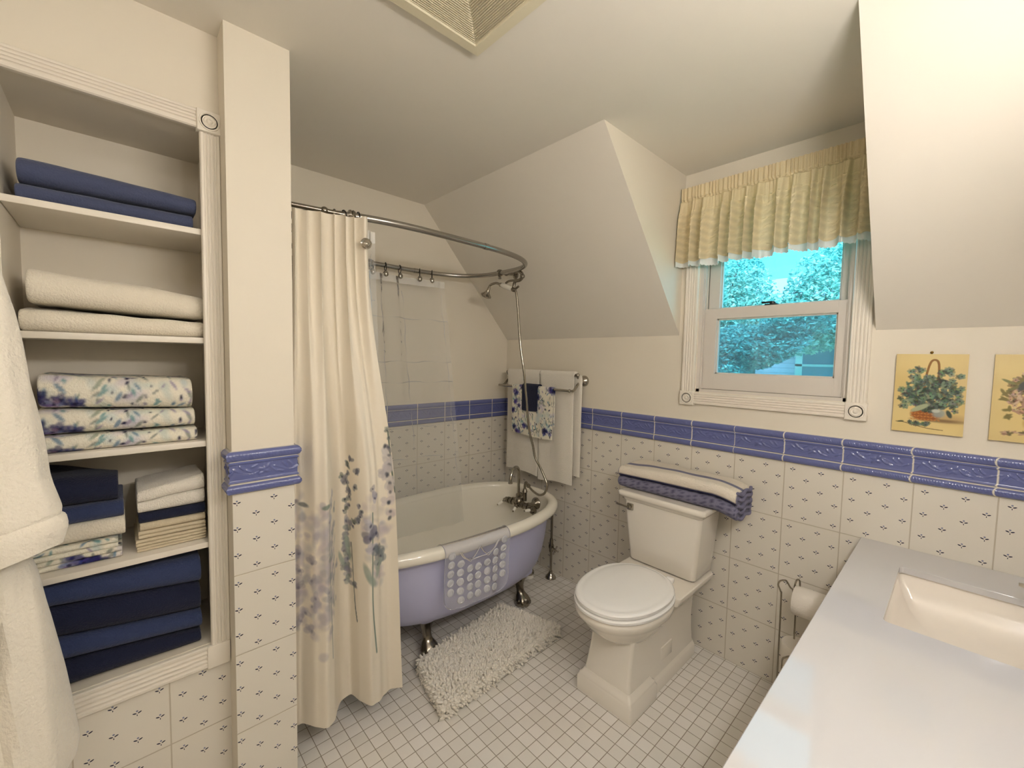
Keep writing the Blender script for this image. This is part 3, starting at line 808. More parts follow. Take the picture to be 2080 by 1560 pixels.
# ------------------------------------------------------------------ bathtub
def tub_out(off, z, N=120, sh=0.0):
    t = np.linspace(0, 2 * PI, N, endpoint=False)
    c, s = np.cos(t), np.sin(t)
    n = np.where(s > 0, 2.7, 2.4)
    b = np.where(s > 0, 0.66, 0.66 - sh) - off
    y = -0.835 + b * np.sign(s) * np.abs(s) ** (2 / n)
    a = 0.352 - off - 0.028 * np.clip((-0.6 - y) / 0.9, 0, 1)
    x = 0.470 + a * np.sign(c) * np.abs(c) ** (2 / n)
    return np.stack([x, y, np.full(N, z)], -1)
def bathtub():
    t = thing('clawfoot_bathtub', 'lavender clawfoot bathtub with a rolled white rim standing in the tiled alcove', 'bathtub', (0.47, -0.84, 0))
    P = lambda n, mb, m, **k: build(n, mb, m, parent=t, **k)
    prof = [(.572, .012, 0), (.56, .022, .0), (.48, .028, .02), (.40, .036, .05), (.32, .050, .08), (.25, .072, .11), (.205, .102, .13), (.175, .145, .15), (.158, .20, .16), (.150, .27, .16), (.148, .33, .16)]
    P('outer_shell', MB().add(loft([tub_out(o, z, sh=s) for z, o, s in prof][::-1], cap1=False)), M['purple'])
    prof = [(.585, .026, 0), (.56, .034, .01), (.48, .044, .04), (.40, .055, .08), (.32, .072, .12), (.26, .10, .15), (.22, .14, .17), (.20, .19, .18), (.194, .26, .18), (.192, .33, .18)]
    P('basin', MB().add(loft([tub_out(o, z, sh=s) for z, o, s in prof], cap0=False)), M['enamel'])
    path = tub_out(0.0, 0.572, 160)
    G = []
    for i in range(160):
        p = path[i]; q = path[(i + 1) % 160] - path[i - 1]; q /= np.linalg.norm(q); nn = np.array([q[1], -q[0], 0])
        a = np.linspace(0, 2 * PI, 20, endpoint=False)
        G.append(p + np.cos(a)[:, None] * nn * 0.031 + np.sin(a)[:, None] * np.array([0, 0, 0.029]))
    P('rolled_rim', MB().add(grid(np.array(G), cu=True, cv=True)), M['enamel'])
    for (x, y, sx) in ((0.600, -1.03, 1), (0.604, -0.415, 1), (0.34, -1.03, -1), (0.336, -0.415, -1)):
        zz = np.array([0, .006, .016, .028, .042, .054, .064, .074, .090, .110, .130, .150, .172, .190])
        rr = np.array([.024, .034, .041, .043, .040, .034, .027, .022, .021, .023, .027, .034, .044, .050])
        xo = np.array([.026, .026, .026, .025, .022, .016, .010, .004, -.002, -.006, -.006, -.004, -.002, 0])
        ph = np.linspace(0, 2 * PI, 48, endpoint=False)
        G = np.zeros((len(zz), 48, 3))
        for i in range(len(zz)):
            toe = 0.26 * (np.abs(np.cos(4 * ph)) - .55) * np.clip(1 - zz[i] / .062, 0, 1) * (np.cos(ph) > -.5)
            r = rr[i] * (0.98 + toe * 1.2)
            G[i] = np.stack([x + sx * (xo[i] + np.cos(ph) * r), y + np.sin(ph) * r * 1.05, np.full(48, zz[i])], -1)
        V, F = grid(G, cv=True, flip=True)
        m_ = MB().add((V, F + [tuple(range(48))]))
        f = P('claw_foot', m_, M['bronze'], angle=60)
        br = MB().add(loft([sel(x + sx * .0, y, .050, .075, .205, 2.4, 32), sel(x, y, .056, .072, .185, 2.4, 32), sel(x, y, .040, .050, .168, 2.4, 32)][::-1]))
        build('foot_bracket', br, M['purple'], parent=f, label='lavender bracket above the claw foot')
    ov = MB().add(lathe([(.034, 0), (.034, .004), (.026, .008), (.0, .009)], (0.515, -0.233, 0.485), (0, -1, -.1), 28))
    for k in range(10):
        a = k * PI / 5
        ov.add(tube([(0.515 + .006 * math.cos(a), -.243, .485 + .006 * math.sin(a)), (0.515 + .026 * math.cos(a), -.242, .485 + .026 * math.sin(a))], .0022, 6))
    P('overflow_cover', ov, M['bronze'])
bathtub()

def tub_faucet():
    t = thing('tub_faucet', 'chrome tub faucet with gooseneck spout and white levers at the far end of the bathtub', 'faucet', (0.46, -0.23, 0.50))
    P = lambda n, mb, m, **k: build(n, mb, m, parent=t, **k)
    m_ = MB()
    for x in (0.40, 0.535):
        m_.add(lathe([(.036, 0), (.036, .004), (.030, .012), (.018, .020), (.014, .03), (.014, .06), (.019, .064), (.019, .076), (.012, .08)], (x, -0.222, 0.525), (0, -1, 0), 26))
    m_.add(tube([(0.345, -0.300, .520), (0.59, -0.300, .520)], [.015, .015], 16))
    for x in (.37, .40, .435, .467, .50, .535, .565): m_.add(lathe([(.013, -.008), (.020, -.006), (.020, .006), (.013, .008)], (x, -.30, .520), (1, 0, 0), 18))
    m_.add(ball((.46, -.300, .535), (.026, .026, .028), 20, 12))
    m_.add(lathe([(.016, 0), (.016, .03), (.011, .035)], (.446, -.29, .545), (0, 0, 1), 16)); m_.add(lathe([(.013, 0), (.013, .05), (.017, .055), (.010, .075)], (.486, -.275, .54), (0, 0, 1), 16))
    P('faucet_body', m_, M['bronze'])
    P('gooseneck_spout', MB().add(tube(spline([(.446, -.29, .57), (.446, -.29, .66), (.447, -.292, .715), (.455, -.312, .745), (.468, -.345, .752), (.482, -.380, .735), (.487, -.398, .700), (.488, -.400, .680)], 8), np.r_[np.full(48, .0095), np.linspace(.0095, .0085, 9)], 14)).add(lathe([(.0085, 0), (.013, .003), (.013, .012), (.0, .012)], (.488, -.40, .682), (0, 0, -1), 14)), M['nickel'])
    P('hand_shower_post', MB().add(tube(spline([(.486, -.275, .60), (.487, -.275, .64), (.497, -.277, .655), (.520, -.28, .640)], 6), .0085, 12)).add(lathe([(.011, 0), (.013, .004), (.013, .014), (.009, .018)], (.512, -.279, .646), (1, 0, -.6), 14)), M['bronze'])
    for (p, d) in (((.345, -.300, .520), (-.35, -.55, -.42)), ((.470, -.325, .520), (.35, -.75, -.25)), ((.59, -.300, .520), (-.25, -.8, .0))):
        p = np.array(p); d = np.array(d) / np.linalg.norm(d)
        h = P('lever_hub', MB().add(lathe([(.008, 0), (.013, .006), (.013, .014), (.006, .02)], p, d, 16)).add(tube([p + d * .015, p + d * .03, p + d * .060, p + d * .063, p + d * .067], [.004, .004, .004, .006, .004], 10)), M['bronze'])
        build('porcelain_lever', MB().add(lathe([(.0058, 0), (.0085, .003), (.0088, .02), (.0072, .034), (.004, .036)], p + d * .026, d, 14)), M['ceramic'], parent=h, label='white porcelain lever')
tub_faucet()

def hand_shower():
    t = thing('hand_shower', 'chrome hand shower with white grip hung under the curtain rod end', 'shower head', (0.50, -0.41, 1.80))
    P = lambda n, mb, m, **k: build(n, mb, m, parent=t, **k)
    hd = np.array((0.258, -0.42, 1.782)); ax = np.array((.34, .05, .62)); ax = ax / np.linalg.norm(ax)
    P('spray_head', MB().add(lathe([(.0, -.003), (.030, -.003), (.034, 0), (.034, .006), (.028, .012), (.016, .024), (.0105, .04), (.0095, .055)], hd, ax, 28)), M['nickel'])
    P('spray_face', MB().add(lathe([(.0, -.005), (.027, -.005), (.029, -.002)], hd, ax, 24)), M['dark'], label='dark grey spray face')
    e = hd + ax * .05
    P('neck', MB().add(tube(spline([e, e + ax * .02, (.318, -.415, 1.850), (.348, -.413, 1.851), (.385, -.411, 1.838)], 7), .0075, 12)).add(lathe([(.008, 0), (.013, .004), (.013, .012), (.010, .015)], (.380, -.411, 1.839), (.93, 0, -.32), 16)), M['nickel'])
    g0 = np.array((.392, -.411, 1.835)); g1 = np.array((.488, -.41, 1.800)); d = (g1 - g0) / np.linalg.norm(g1 - g0)
    P('grip', MB().add(lathe([(.0095, 0), (.0135, .006), (.015, .045), (.0125, .09), (.010, .10)], g0, d, 18)), M['ceramic'], label='white porcelain grip')
    P('cradle', MB().add(lathe([(.012, 0), (.014, .006), (.013, .018), (.009, .024)], g1 - d * .004, d, 16)).add(tube([(.505, -.41, 1.798), (.535, -.41, 1.812)], .0065, 10))
      .add(tube(spline([(.495, -.41, 1.81), (.500, -.41, 1.832), (.512, -.412, 1.845)], 5), .009, 12)).add(tube(spline([(.430, -.412, 1.842), (.455, -.41, 1.85), (.512, -.41, 1.848)], 6), .0065, 10))
      .add(tube(spline([(.512, -.412, 1.845), (.55, -.415, 1.845), (.575, -.42, 1.862), (.565, -.425, 1.885), (.535, -.43, 1.895)], 6), .010, 12)).add(ball((.575, -.42, 1.862), .014, 14, 10)), M['bronze'])
    pts = [(.507, -.41, 1.795), (.519, -.41, 1.77), (.528, -.405, 1.69), (.551, -.402, 1.485), (.573, -.39, 1.33), (.577, -.375, 1.205), (.580, -.345, 1.0), (.585, -.315, .90), (.592, -.30, .828), (.643, -.30, .766), (.687, -.30, .692), (.672, -.30, .640), (.625, -.295, .615), (.568, -.288, .622), (.522, -.281, .640)]
    path = spline(pts, 14)
    P('hose', MB().add(tube(path, .0068 + .0005 * np.sin(np.arange(len(path)) * 2.2), 10)), M['wirechrome'])
hand_shower()

def supply_pipe():
    t = thing('water_supply_pipe', 'chrome water supply pipe with cross valve rising from the floor beside the tub end', 'pipe', (0.529, -0.066, 0))
    P = lambda n, mb, m, **k: build(n, mb, m, parent=t, **k)
    x, y = 0.529, -0.066
    P('riser', MB().add(tube([(x, y, 0), (x, y, .50), (x, y - .03, .53), (x, y - .12, .53)], .0075, 12)), M['bronze'])
    P('floor_flange', MB().add(lathe([(.036, 0), (.034, .008), (.022, .022), (.013, .034), (.011, .045)], (x, y, 0), (0, 0, 1), 26)), M['nickel'])
    P('stop_valve', MB().add(lathe([(.008, 0), (.013, .01), (.013, .025), (.017, .035), (.017, .05), (.012, .06), (.012, .085), (.008, .095)], (x, y, .165), (0, 0, 1), 18)).add(tube([(x, y, .205), (x + .045, y - .02, .205)], .008, 12)), M['bronze'])
    h = np.array((x + .052, y - .023, .205)); m_ = MB().add(ball(h, .009, 12, 8))
    for k in range(4):
        a = k * PI / 2 + .5; v = np.array((-.35 * math.cos(a), -.9 * math.cos(a), math.sin(a))) * .024
        m_.add(tube([h, h + v], [.005, .004], 8)); m_.add(ball(h + v, .0058, 8, 6))
    P('cross_handle', m_, M['nickel'])
supply_pipe()
d_ = thing('drain_pipe', 'short chrome drain pipe on a white collar beneath the tub end', 'pipe', (0.426, -0.165, 0))
build('collar', MB().add(lathe([(.036, 0), (.036, .012), (.030, .022), (.024, .024)], (.426, -.165, 0), (0, 0, 1), 24)), M['ceramic'], parent=d_, label='white floor collar')
build('pipe_stub', MB().add(lathe([(.036, .022), (.038, .030), (.034, .042), (.020, .050), (.016, .06), (.016, .17)], (.426, -.165, 0), (0, 0, 1), 24)), M['nickel'], parent=d_)

# ------------------------------------------------------------------ bath mat draped over the rim
def bath_mat():
    y0, y1 = -1.085, -0.735
    t = thing('rubber_bath_mat', 'clear vinyl bath mat with suction cups draped over the tub rim', 'bath mat', (0.85, -0.91, 0.33))
    # profile over the rolled rim: (x offset from rim centre, z)
    def prof(s):
        # s: arc length, 0 at the inner bottom, grows outwards
        L1 = 0.045; r = 0.0335; arc = PI * r
        if s < L1: return (-r, .572 - (L1 - s))
        if s < L1 + arc:
            a = PI - (s - L1) / r
            return (r * math.cos(a), .572 + r * math.sin(a))
        q = s - L1 - arc
        return (r - 0.012 * min(1, q / .1) - .012 * max(0, q - .1), .572 - q)
    def rimx(y):
        return 0.470 + (0.352 - 0.028 * np.clip((-0.6 - y) / 0.9, 0, 1)) * np.clip(1 - np.abs((y + .835) / .66) ** 2.55, 0, 1) ** (1 / 2.55)
    LT = 0.045 + PI * .0335 + 0.262
    ny, ns = 60, 70
    G = np.zeros((ny, ns, 3))
    yc, hw = (y0 + y1) / 2, (y1 - y0) / 2
    for i in range(ny):
        for j in range(ns):
            s = LT * j / (ns - 1); w = 1.0
            e = LT - s
            R = .06
            if e < R: w = 1 - (R - math.sqrt(max(0, R * R - (R - e) ** 2))) / hw
            y = yc + hw * w * (-1 + 2 * i / (ny - 1)) + 0.012 * (s - .1)
            px, pz = prof(s)
            G[i, j] = (rimx(y) + px + 0.003 * math.sin(y * 50) * min(1, max(0, s - .15) * 8), y, pz - 0.03 * (s > .15) * (s - .15) * (y - yc))
    th = np.array([0.0022, 0, 0.0008])
    V1, F1 = grid(G); V2, F2 = grid(G + th, flip=True)
    build('mat_sheet', MB().add((V1, F1)), M['mat'], parent=t)
    ed = np.concatenate([G[0, :-1], G[:-1, -1], G[::-1, -1][:1], G[-1, ::-1]])
    build('edge_bead', MB().add(tube(np.concatenate([G[0, :], G[1:, -1], G[-1, ::-1][1:]]), .0022, 6)), M['mat'], parent=t)
    cup = None
    def at(i_, s):
        j = s / LT * (ns - 1); i0 = int(i_ * (ny - 1)); j0 = int(j)
        p = G[min(i0, ny - 1), min(j0, ns - 1)]
        du = G[min(i0 + 1, ny - 1), j0] - G[max(i0 - 1, 0), j0]; dv = G[i0, min(j0 + 1, ns - 1)] - G[i0, max(j0 - 1, 0)]
        n = np.cross(du, dv); n /= np.linalg.norm(n)
        if n[0] < 0 and s > .1: n = -n
        return p, n
    s0 = 0.045 + PI * .0335
    for r in range(6):
        for c in range(7):
            if r == 0 and 1 <= c <= 5: continue
            if r == 1 and 2 <= c <= 4: continue
            if r == 5 and c in (0, 6): continue
            s = s0 + 0.012 + r * 0.0425 + (0.006 if c % 2 else 0)
            p, n = at(0.085 + c * 0.138, s)
            build('suction_cup', MB().add(lathe([(.0175, .001), (.0165, .005), (.010, .0068), (.0095, .0045), (0, .0045)], p + n * .0005, n, 20)), M['cup'], parent=t)
    m_ = MB()
    p0, n0 = at(0.5, s0 + .03)
    for (a, b) in ((0.22, 0.5), (0.5, 0.78)):
        q = [at(a + (b - a) * k / 6, s0 + 0.005 + .055 * math.sin(PI * k / 6))[0] + np.array((.004, 0, 0)) for k in range(7)]
        m_.add(tube(spline(q, 4), .0026, 6))
    q = [at(0.2 + .6 * k / 12, s0 + 0.058 * math.sqrt(max(0, 1 - ((k - 6) / 6) ** 2)))[0] + np.array((.004, 0, 0)) for k in range(13)]
    m_.add(tube(spline(q, 3), .0026, 6))
    build('molded_emblem', m_, M['cup'], parent=t)
bath_mat()

# ------------------------------------------------------------------ shower rod, rings, curtain, liner
RC, RA, RB, RZ, RN = (0.438, -1.029), 0.358, 0.596, 1.900, 3.06
def rod_pt(th):
    c, s = math.cos(th), math.sin(th)
    x = RA * math.copysign(abs(c) ** (2 / RN), c); y = RB * math.copysign(abs(s) ** (2 / RN), s)
    k = 0.017
    return np.array([RC[0] + x * math.cos(k) - y * math.sin(k), RC[1] + x * math.sin(k) + y * math.cos(k), RZ])
def rod_at(y, front=True):
    best = None
    for i in range(2000):
        th = -PI / 2 + PI * i / 2000 if front else PI / 2 + PI * i / 2000
        p = rod_pt(th)
        if best is None or abs(p[1] - y) < abs(best[1] - y): best = p
    return best
def shower_rod():
    t = thing('shower_curtain_rod', 'oval brushed steel shower curtain rod hung above the bathtub', 'curtain rod', (RC[0], RC[1], RZ))
    P = lambda n, mb, m, **k: build(n, mb, m, parent=t, **k)
    P('oval_rail', MB().add(tube([rod_pt(2 * PI * i / 200) for i in range(200)], .0125, 14, closed=True)), M['rod'])
    for y, f in ((-0.86, 1), (-0.80, 0)):
        p = rod_at(y, bool(f)); d = rod_at(y + .03, bool(f)) - rod_at(y - .03, bool(f))
        P('rail_joint', MB().add(lathe([(.0126, -.012), (.0138, -.012), (.0138, .012), (.0126, .012)], p, d, 18)), M['rod'])
    def clamp(p, d, w0, w1, nm):
        m_ = MB().add(lathe([(.0126, -.011), (.018, -.011), (.021, -.004), (.018, .0), (.021, .004), (.018, .011), (.0126, .011)], p, d, 20))
        w0, w1 = np.array(w0), np.array(w1)
        m_.add(tube([w0, w0 + (w1 - w0) * .55, w1], [.0085, .0085, .0085], 12)); dd = (w0 - w1) / np.linalg.norm(w1 - w0)
        m_.add(lathe([(.028, 0), (.027, .006), (.016, .013), (.011, .018)], w1, dd, 22)); m_.add(ball(w0 + (w1 - w0) * .4, .0135, 14, 10))
        m_.add(lathe([(.006, .012), (.006, .022), (.010, .026), (.010, .034), (0, .037)], p, (0.1, -.1, -1), 12))
        P(nm, m_, M['bronze'])
    p = rod_pt(PI / 2 + .02)
    clamp(p, (1, .1, 0), p, (p[0] + .02, -0.326 + .003, 1.905), 'end_brace')
    p = rod_at(-1.075, False)
    clamp(p, (0, 1, 0), p, (0.002, -1.075, 1.905), 'wall_brace')
    p = rod_at(-1.45, True)
    clamp(p + np.array((0, 0, 0)), (.15, 1, 0), p, (p[0] - .05, PY1 + .002, 1.905), 'wing_wall_brace')
shower_rod()

def ring_proto(name, label, group, p, mat, off=.012):
    t = thing(name, label, 'curtain ring', p, group)
    p = np.array(p)
    a = np.linspace(0, 2 * PI, 28, endpoint=False)
    build('ring_wire', MB().add(tube([p + np.array((math.sin(q) * .0175, 0, math.cos(q) * .023 - .007)) for q in a], .0022, 8, closed=True)), M['dark'], parent=t)
    build('medallion', MB().add(ball(p + np.array((off, .0, -.045)), (.0085, .012, .0165), 16, 10)).add(lathe([(.013, 0), (.0155, .003), (.013, .006)], p + np.array((off * .67, 0, -.045)), (1, 0, 0), 18)), mat, parent=t)
    return t
front_y = [-1.600, -1.567, -1.535, -1.502, -1.475, -1.452, -1.430]
back_y = [-1.36, -1.25, -1.12, -1.055, -0.985, -0.90, -0.775, -0.700]
r0 = None
for k, y in enumerate(front_y):
    p = rod_at(y, True)
    if r0 is None: r = r0 = ring_proto('curtain_ring', '', 'rings of the front curtain', p, M['bronze'], -.014)
    else: r = copy_tree(r0); r.location = p
    r['label'] = 'dark curtain ring with oval medallion on the front of the rod above the printed curtain'
    r.rotation_euler = (0, 0, 0.25 * math.sin(k * 2.1))
b0 = None
for k, y in enumerate(back_y):
    p = rod_at(y, False)
    if b0 is None: r = b0 = ring_proto('curtain_ring', '', 'rings of the back liner', p, M['nickel'])
    else: r = copy_tree(b0); r.location = p
    r['label'] = 'thin curtain ring with shiny medallion on the back of the rod holding the clear liner'
    r.rotation_euler = (0, 0, -0.3 + 0.3 * math.sin(k * 1.7))

def curtain():
    nu, nv = 330, 480
    # width in y at the top and bottom, floral print painted on the flat cloth (y, height)
    cv = Canvas(0.66, 1.30, (240, 230, 212), 800)
    rg = np.random.default_rng(11)
    Y0 = -1.70
    cb = spline([(-1.657, .762), (-1.638, .768), (-1.618, .792), (-1.600, .822), (-1.572, .842), (-1.545, .826), (-1.520, .784), (-1.488, .748), (-1.452, .738), (-1.436, .790), (-1.418, .830), (-1.395, .838), (-1.365, .826), (-1.335, .812), (-1.31, .822), (-1.288, .838)], 10)
    arc = np.concatenate([[0], np.cumsum(np.hypot(np.diff(cb[:, 0]), np.diff(cb[:, 1])))])
    k75 = (-1.335 + 1.657) / (-1.288 + 1.657)        # the cloth is a little narrower at knee height
    def P(y): return float(np.interp((y + 1.657) / k75 - 1.657, cb[:, 0], arc)) + .02
    washes = [(-1.665, .86, .03), (-1.66, .62, .04), (-1.64, .72, .03), (-1.60, .82, .035), (-1.585, .62, .04), (-1.565, .74, .04), (-1.56, .55, .03), (-1.61, .52, .03), (-1.44, .80, .03), (-1.40, .62, .03), (-1.38, .78, .03)]
    for (y, z, r) in washes:
        for k in range(26):
            cv.blob(P(y) + rg.normal() * r * .6, z + rg.normal() * r * 1.3, r * rg.uniform(.25, .6), r * rg.uniform(.2, .5), rg.uniform(0, 3), [(200, 188, 190), (186, 178, 188), (206, 196, 186), (180, 180, 182)][k % 4], .45, .6)
    def stem(pts, col=(120, 134, 124), r=.0025): cv.stroke([(P(a), b) for a, b in pts], r, col, .8)
    def petals(y, z, r, col, n=4, al=.75, dark=(70, 70, 92)):
        for k in range(n):
            a = rg.uniform(0, 6.28)
            cv.blob(P(y) + math.cos(a) * r * .5, z + math.sin(a) * r * .5, r * rg.uniform(.5, .8), r * rg.uniform(.35, .55), a, np.clip(np.array(col) * .75 + np.mean(col) * .25 + rg.normal() * 9, 0, 255), al * .8, .18)
        cv.blob(P(y) + rg.normal() * r * .3, z - r * .2, r * .28, r * .22, rg.uniform(0, 3), dark, al * .9, .4)
    # edge spike of bells, top right
    stem([(-1.338, 1.13), (-1.340, 1.0), (-1.335, .90)], (110, 122, 108), .003)
    for z, r, c in ((1.135, .012, (128, 134, 122)), (1.11, .013, (120, 126, 120)), (1.075, .022, (150, 144, 150)), (1.045, .026, (206, 198, 194)), (1.01, .030, (196, 188, 188)), (.975, .030, (190, 182, 184)), (.94, .028, (206, 198, 194)), (.905, .024, (208, 196, 192)), (.865, .026, (212, 198, 194)), (.83, .024, (210, 194, 190))):
        petals(-1.348 + rg.normal() * .008, z, r, c, 5, .8, (76, 80, 92))
    for z in (1.075, .965, .86, .80): cv.blob(P(-1.352), z, .010, .006, 1, (62, 70, 84), .85, .4)
    # dark spike in the valley
    for k in range(24):
        z = 1.03 - k * .0105
        petals(-1.468 + rg.normal() * .008, z, .016, [(112, 112, 126), (124, 128, 136), (112, 122, 112), (142, 138, 146)][k % 4], 3, .9, (48, 52, 76))
    for k in range(16):
        petals(-1.478 + rg.normal() * .006, .80 - k * .016, .020, [(132, 132, 146), (150, 146, 152), (128, 138, 130)][k % 3], 4, .75, (84, 84, 104))
    for k in range(40):
        cv.blob(P(-1.60 + rg.normal() * .04), .70 + rg.normal() * .13, rg.uniform(.010, .022), rg.uniform(.008, .016), rg.uniform(0, 3), [(176, 170, 178), (190, 182, 184), (164, 164, 168)][k % 3], .55, .3)
    # left spike
    stem([(-1.565, .92), (-1.57, .75), (-1.565, .55), (-1.56, .35)], (140, 150, 142), .002)
    for k in range(15):
        z = .93 - k * .027
        petals(-1.566 + rg.normal() * .012, z, .020, [(184, 178, 184), (172, 170, 174), (166, 170, 164)][k % 3], 4, .6, (136, 134, 148))
    cv.blob(P(-1.66), .915, .016, .008, .2, (150, 140, 142), .9); cv.blob(P(-1.632), .905, .022, .008, -.2, (118, 120, 118), .9); cv.blob(P(-1.578), .90, .018, .008, .2, (128, 144, 132), .9)
    for k in range(10): petals(-1.625 + rg.normal() * .012, .74 - k * .03, .022, (168, 160, 172), 4, .6, (112, 108, 124))
    # central blue flowers
    stem([(-1.42, .84), (-1.425, .7), (-1.43, .5), (-1.42, .30)], (128, 144, 132), .003)
    for (y, z, r, c) in ((-1.418, .93, .015, (190, 180, 176)), (-1.412, .895, .020, (172, 166, 180)), (-1.43, .80, .026, (182, 178, 188)), (-1.432, .755, .030, (134, 130, 150)), (-1.412, .765, .024, (122, 120, 138)), (-1.425, .71, .026, (196, 190, 202)),
                         (-1.40, .685, .030, (100, 112, 122)), (-1.385, .665, .026, (128, 138, 142)), (-1.405, .645, .024, (150, 162, 156))):
        petals(y, z, r, c, 6, .85, (66, 66, 92))
    for (a, b, c_, d, e) in ((-1.445, .62, .036, .012, 1.9), (-1.43, .585, .030, .013, 2.2), (-1.50, .66, .034, .010, 2.0), (-1.475, .70, .05, .012, 1.8), (-1.405, .62, .03, .010, 1.2)):
        cv.blob(P(a), b, c_, d, e, (158, 170, 156), .8, .3)
    stem([(-1.47, .72), (-1.468, .5), (-1.466, .42)], (110, 118, 112), .0025)
    u = np.linspace(0, 1, nu); v = np.concatenate([np.linspace(0, .38, 100, endpoint=False), np.linspace(.38, 1, nv - 100)])
    G = np.zeros((nu, nv, 3))
    wf = wobble(4, 5, 4.0)
    fold_t = 2 * PI * 6.5 * (u + .025 * np.sin(u * 9) + .012 * np.sin(u * 23))
    ub = np.linspace(0, 1, len(cb)); yb_, xb_ = np.interp(u, ub, cb[:, 0]), np.interp(u, ub, cb[:, 1])
    for j, t in enumerate(v):
        k = min(1, t / .55); k = k * k * (3 - 2 * k)
        grow = 0.62 * t ** .6 + .38 * t
        yt = -1.657 + .249 * u + .008 * np.cos(fold_t) * np.sin(PI * u)
        xt = .790 + .016 * np.sin(fold_t) + .006 * np.sin(fold_t * .5 + 1)
        yr = -1.408 + .120 * grow
        yl = -1.657 + (yb_ + 1.657) * (yr + 1.657) / (-1.288 + 1.657)
        y = yt * (1 - k) + yl * k
        sm = .016 * math.sin(PI * min(1, t * 1.1))
        x = xt * (1 - k) + (xb_ * (1 - .0) + sm) * k + .004 * np.sin(fold_t * 1.5 + t * 4) * k * (1 - .5 * t)
        zt = 1.868 + .026 * u - 0.005 * np.sin(fold_t) * (1 - u)
        z = zt + (.112 + .010 * np.sin(u * 5 + 1) - zt) * t
        G[:, j] = np.stack([x, y, z], -1)
    su = np.interp(u, ub, arc) + .02
    col = cv.at(np.broadcast_to(su[:, None], (nu, nv)), G[..., 2])
    hem = (v > .992)[None, :, None] | (v < .004)[None, :, None] | (u > .992)[:, None, None]
    cu_ = build('shower_curtain', MB().add(grid(G), col=col.reshape(-1, 3)), M['curtain'], label='cream fabric shower curtain with watercolor hollyhocks gathered at the left of the tub', cat='shower curtain', angle=0)
    p = G[int(nu * .93), 14]
    build('snap_medallion', MB().add(lathe([(.019, .000), (.019, .003), (.014, .005), (.011, .003), (.008, .006), (0, .007)], p + np.array((.006, 0, 0)), (1, -.25, 0), 26)), M['nickel'], parent=cu_, label='round shiny medallion near the top right corner of the curtain')
curtain()

def liner(name, label, ys, front, xo, z0, seed, nu=260, nv=150, fol=8):
    rg = wobble(seed, 6, 7.0)
    u = np.linspace(0, 1, nu); v = np.linspace(0, 1, nv)
    tab = np.linspace(ys[0], ys[1], 60)
    xs = np.array([rod_at(y, front)[0] for y in tab])
    G = np.zeros((nu, nv, 3))
    for j, t in enumerate(v):
        y = ys[0] + (ys[1] - ys[0]) * u + (ys[2] * t) * u
        x = np.interp(np.clip(y, min(ys[0], ys[1]), max(ys[0], ys[1])), tab if tab[0] < tab[-1] else tab[::-1], xs if tab[0] < tab[-1] else xs[::-1]) + xo * t
        f = np.sin(u * 2 * PI * fol + .8 * np.sin(u * 11)) * .006 * (1 - .35 * t) + .006 * np.sin(u * 2 * PI * fol / 3.3 + 2 * t)
        cr = .0035 * np.abs(np.sin(t * PI * 8 + .5 * np.sin(u * 9))) ** 8 * np.sin(u * 40 + t * 30)
        y2 = y + .006 * np.sin(u * 2 * PI * fol + t * 3)
        G[:, j] = np.stack([x + f + cr + .004 * rg(np.stack([x, y, 0 * y + t * 1.6], -1)), y2, RZ - .045 - (RZ - .045 - z0) * t + 0 * u], -1)
    o = build(name, MB().add(grid(G)), M['liner'], label=label, cat='shower curtain liner', angle=0)
    for tt in (.16, .33, .41, .58, .70):  # whitish vinyl tubes along the creases stand in for their bright highlights
        j = int(tt * nv); q = G[:, j] + np.array((.0012, 0, 0)); q[:, 2] += .004 * np.sin(u * 31 + tt * 40)
        build('crease_highlight', MB().add(tube(q[::3], .0018 * (.08 + .92 * np.abs(np.sin(u[::3] * 13 + tt * 50)) ** 2), 5)), M['cup'], parent=o, angle=0)
    for uu in (.55, .71, .97):
        i = int(uu * nu) if nu > 200 else int((uu - .5) * 2 * (nu - 1)); q = G[i, 8:int(nv * .8)] + np.array((.0012, 0, 0)); q[:, 1] += .003 * np.sin(v[8:int(nv * .8)] * 60 + uu * 30)
        build('crease_highlight', MB().add(tube(q[::2], .0017 * (.08 + .92 * np.abs(np.sin(v[8:int(nv * .8):2] * 17 + uu * 50)) ** 2), 5)), M['cup'], parent=o, angle=0)
    build('top_band', MB().add(grid(G[:, :5] + np.array((.0015, 0, 0)))), M['hemvinyl'], parent=o, angle=0)
    return o
liner('curtain_liner', 'clear vinyl liner hanging from the back of the oval rod into the tub', (-1.52, -0.625, 0.09), False, 0.115, 0.40, 21)
liner('curtain_liner', 'clear vinyl liner hanging just behind the printed fabric curtain', (-1.60, -1.372, 0.06), True, -0.055, 0.36, 22, nu=120, fol=5)

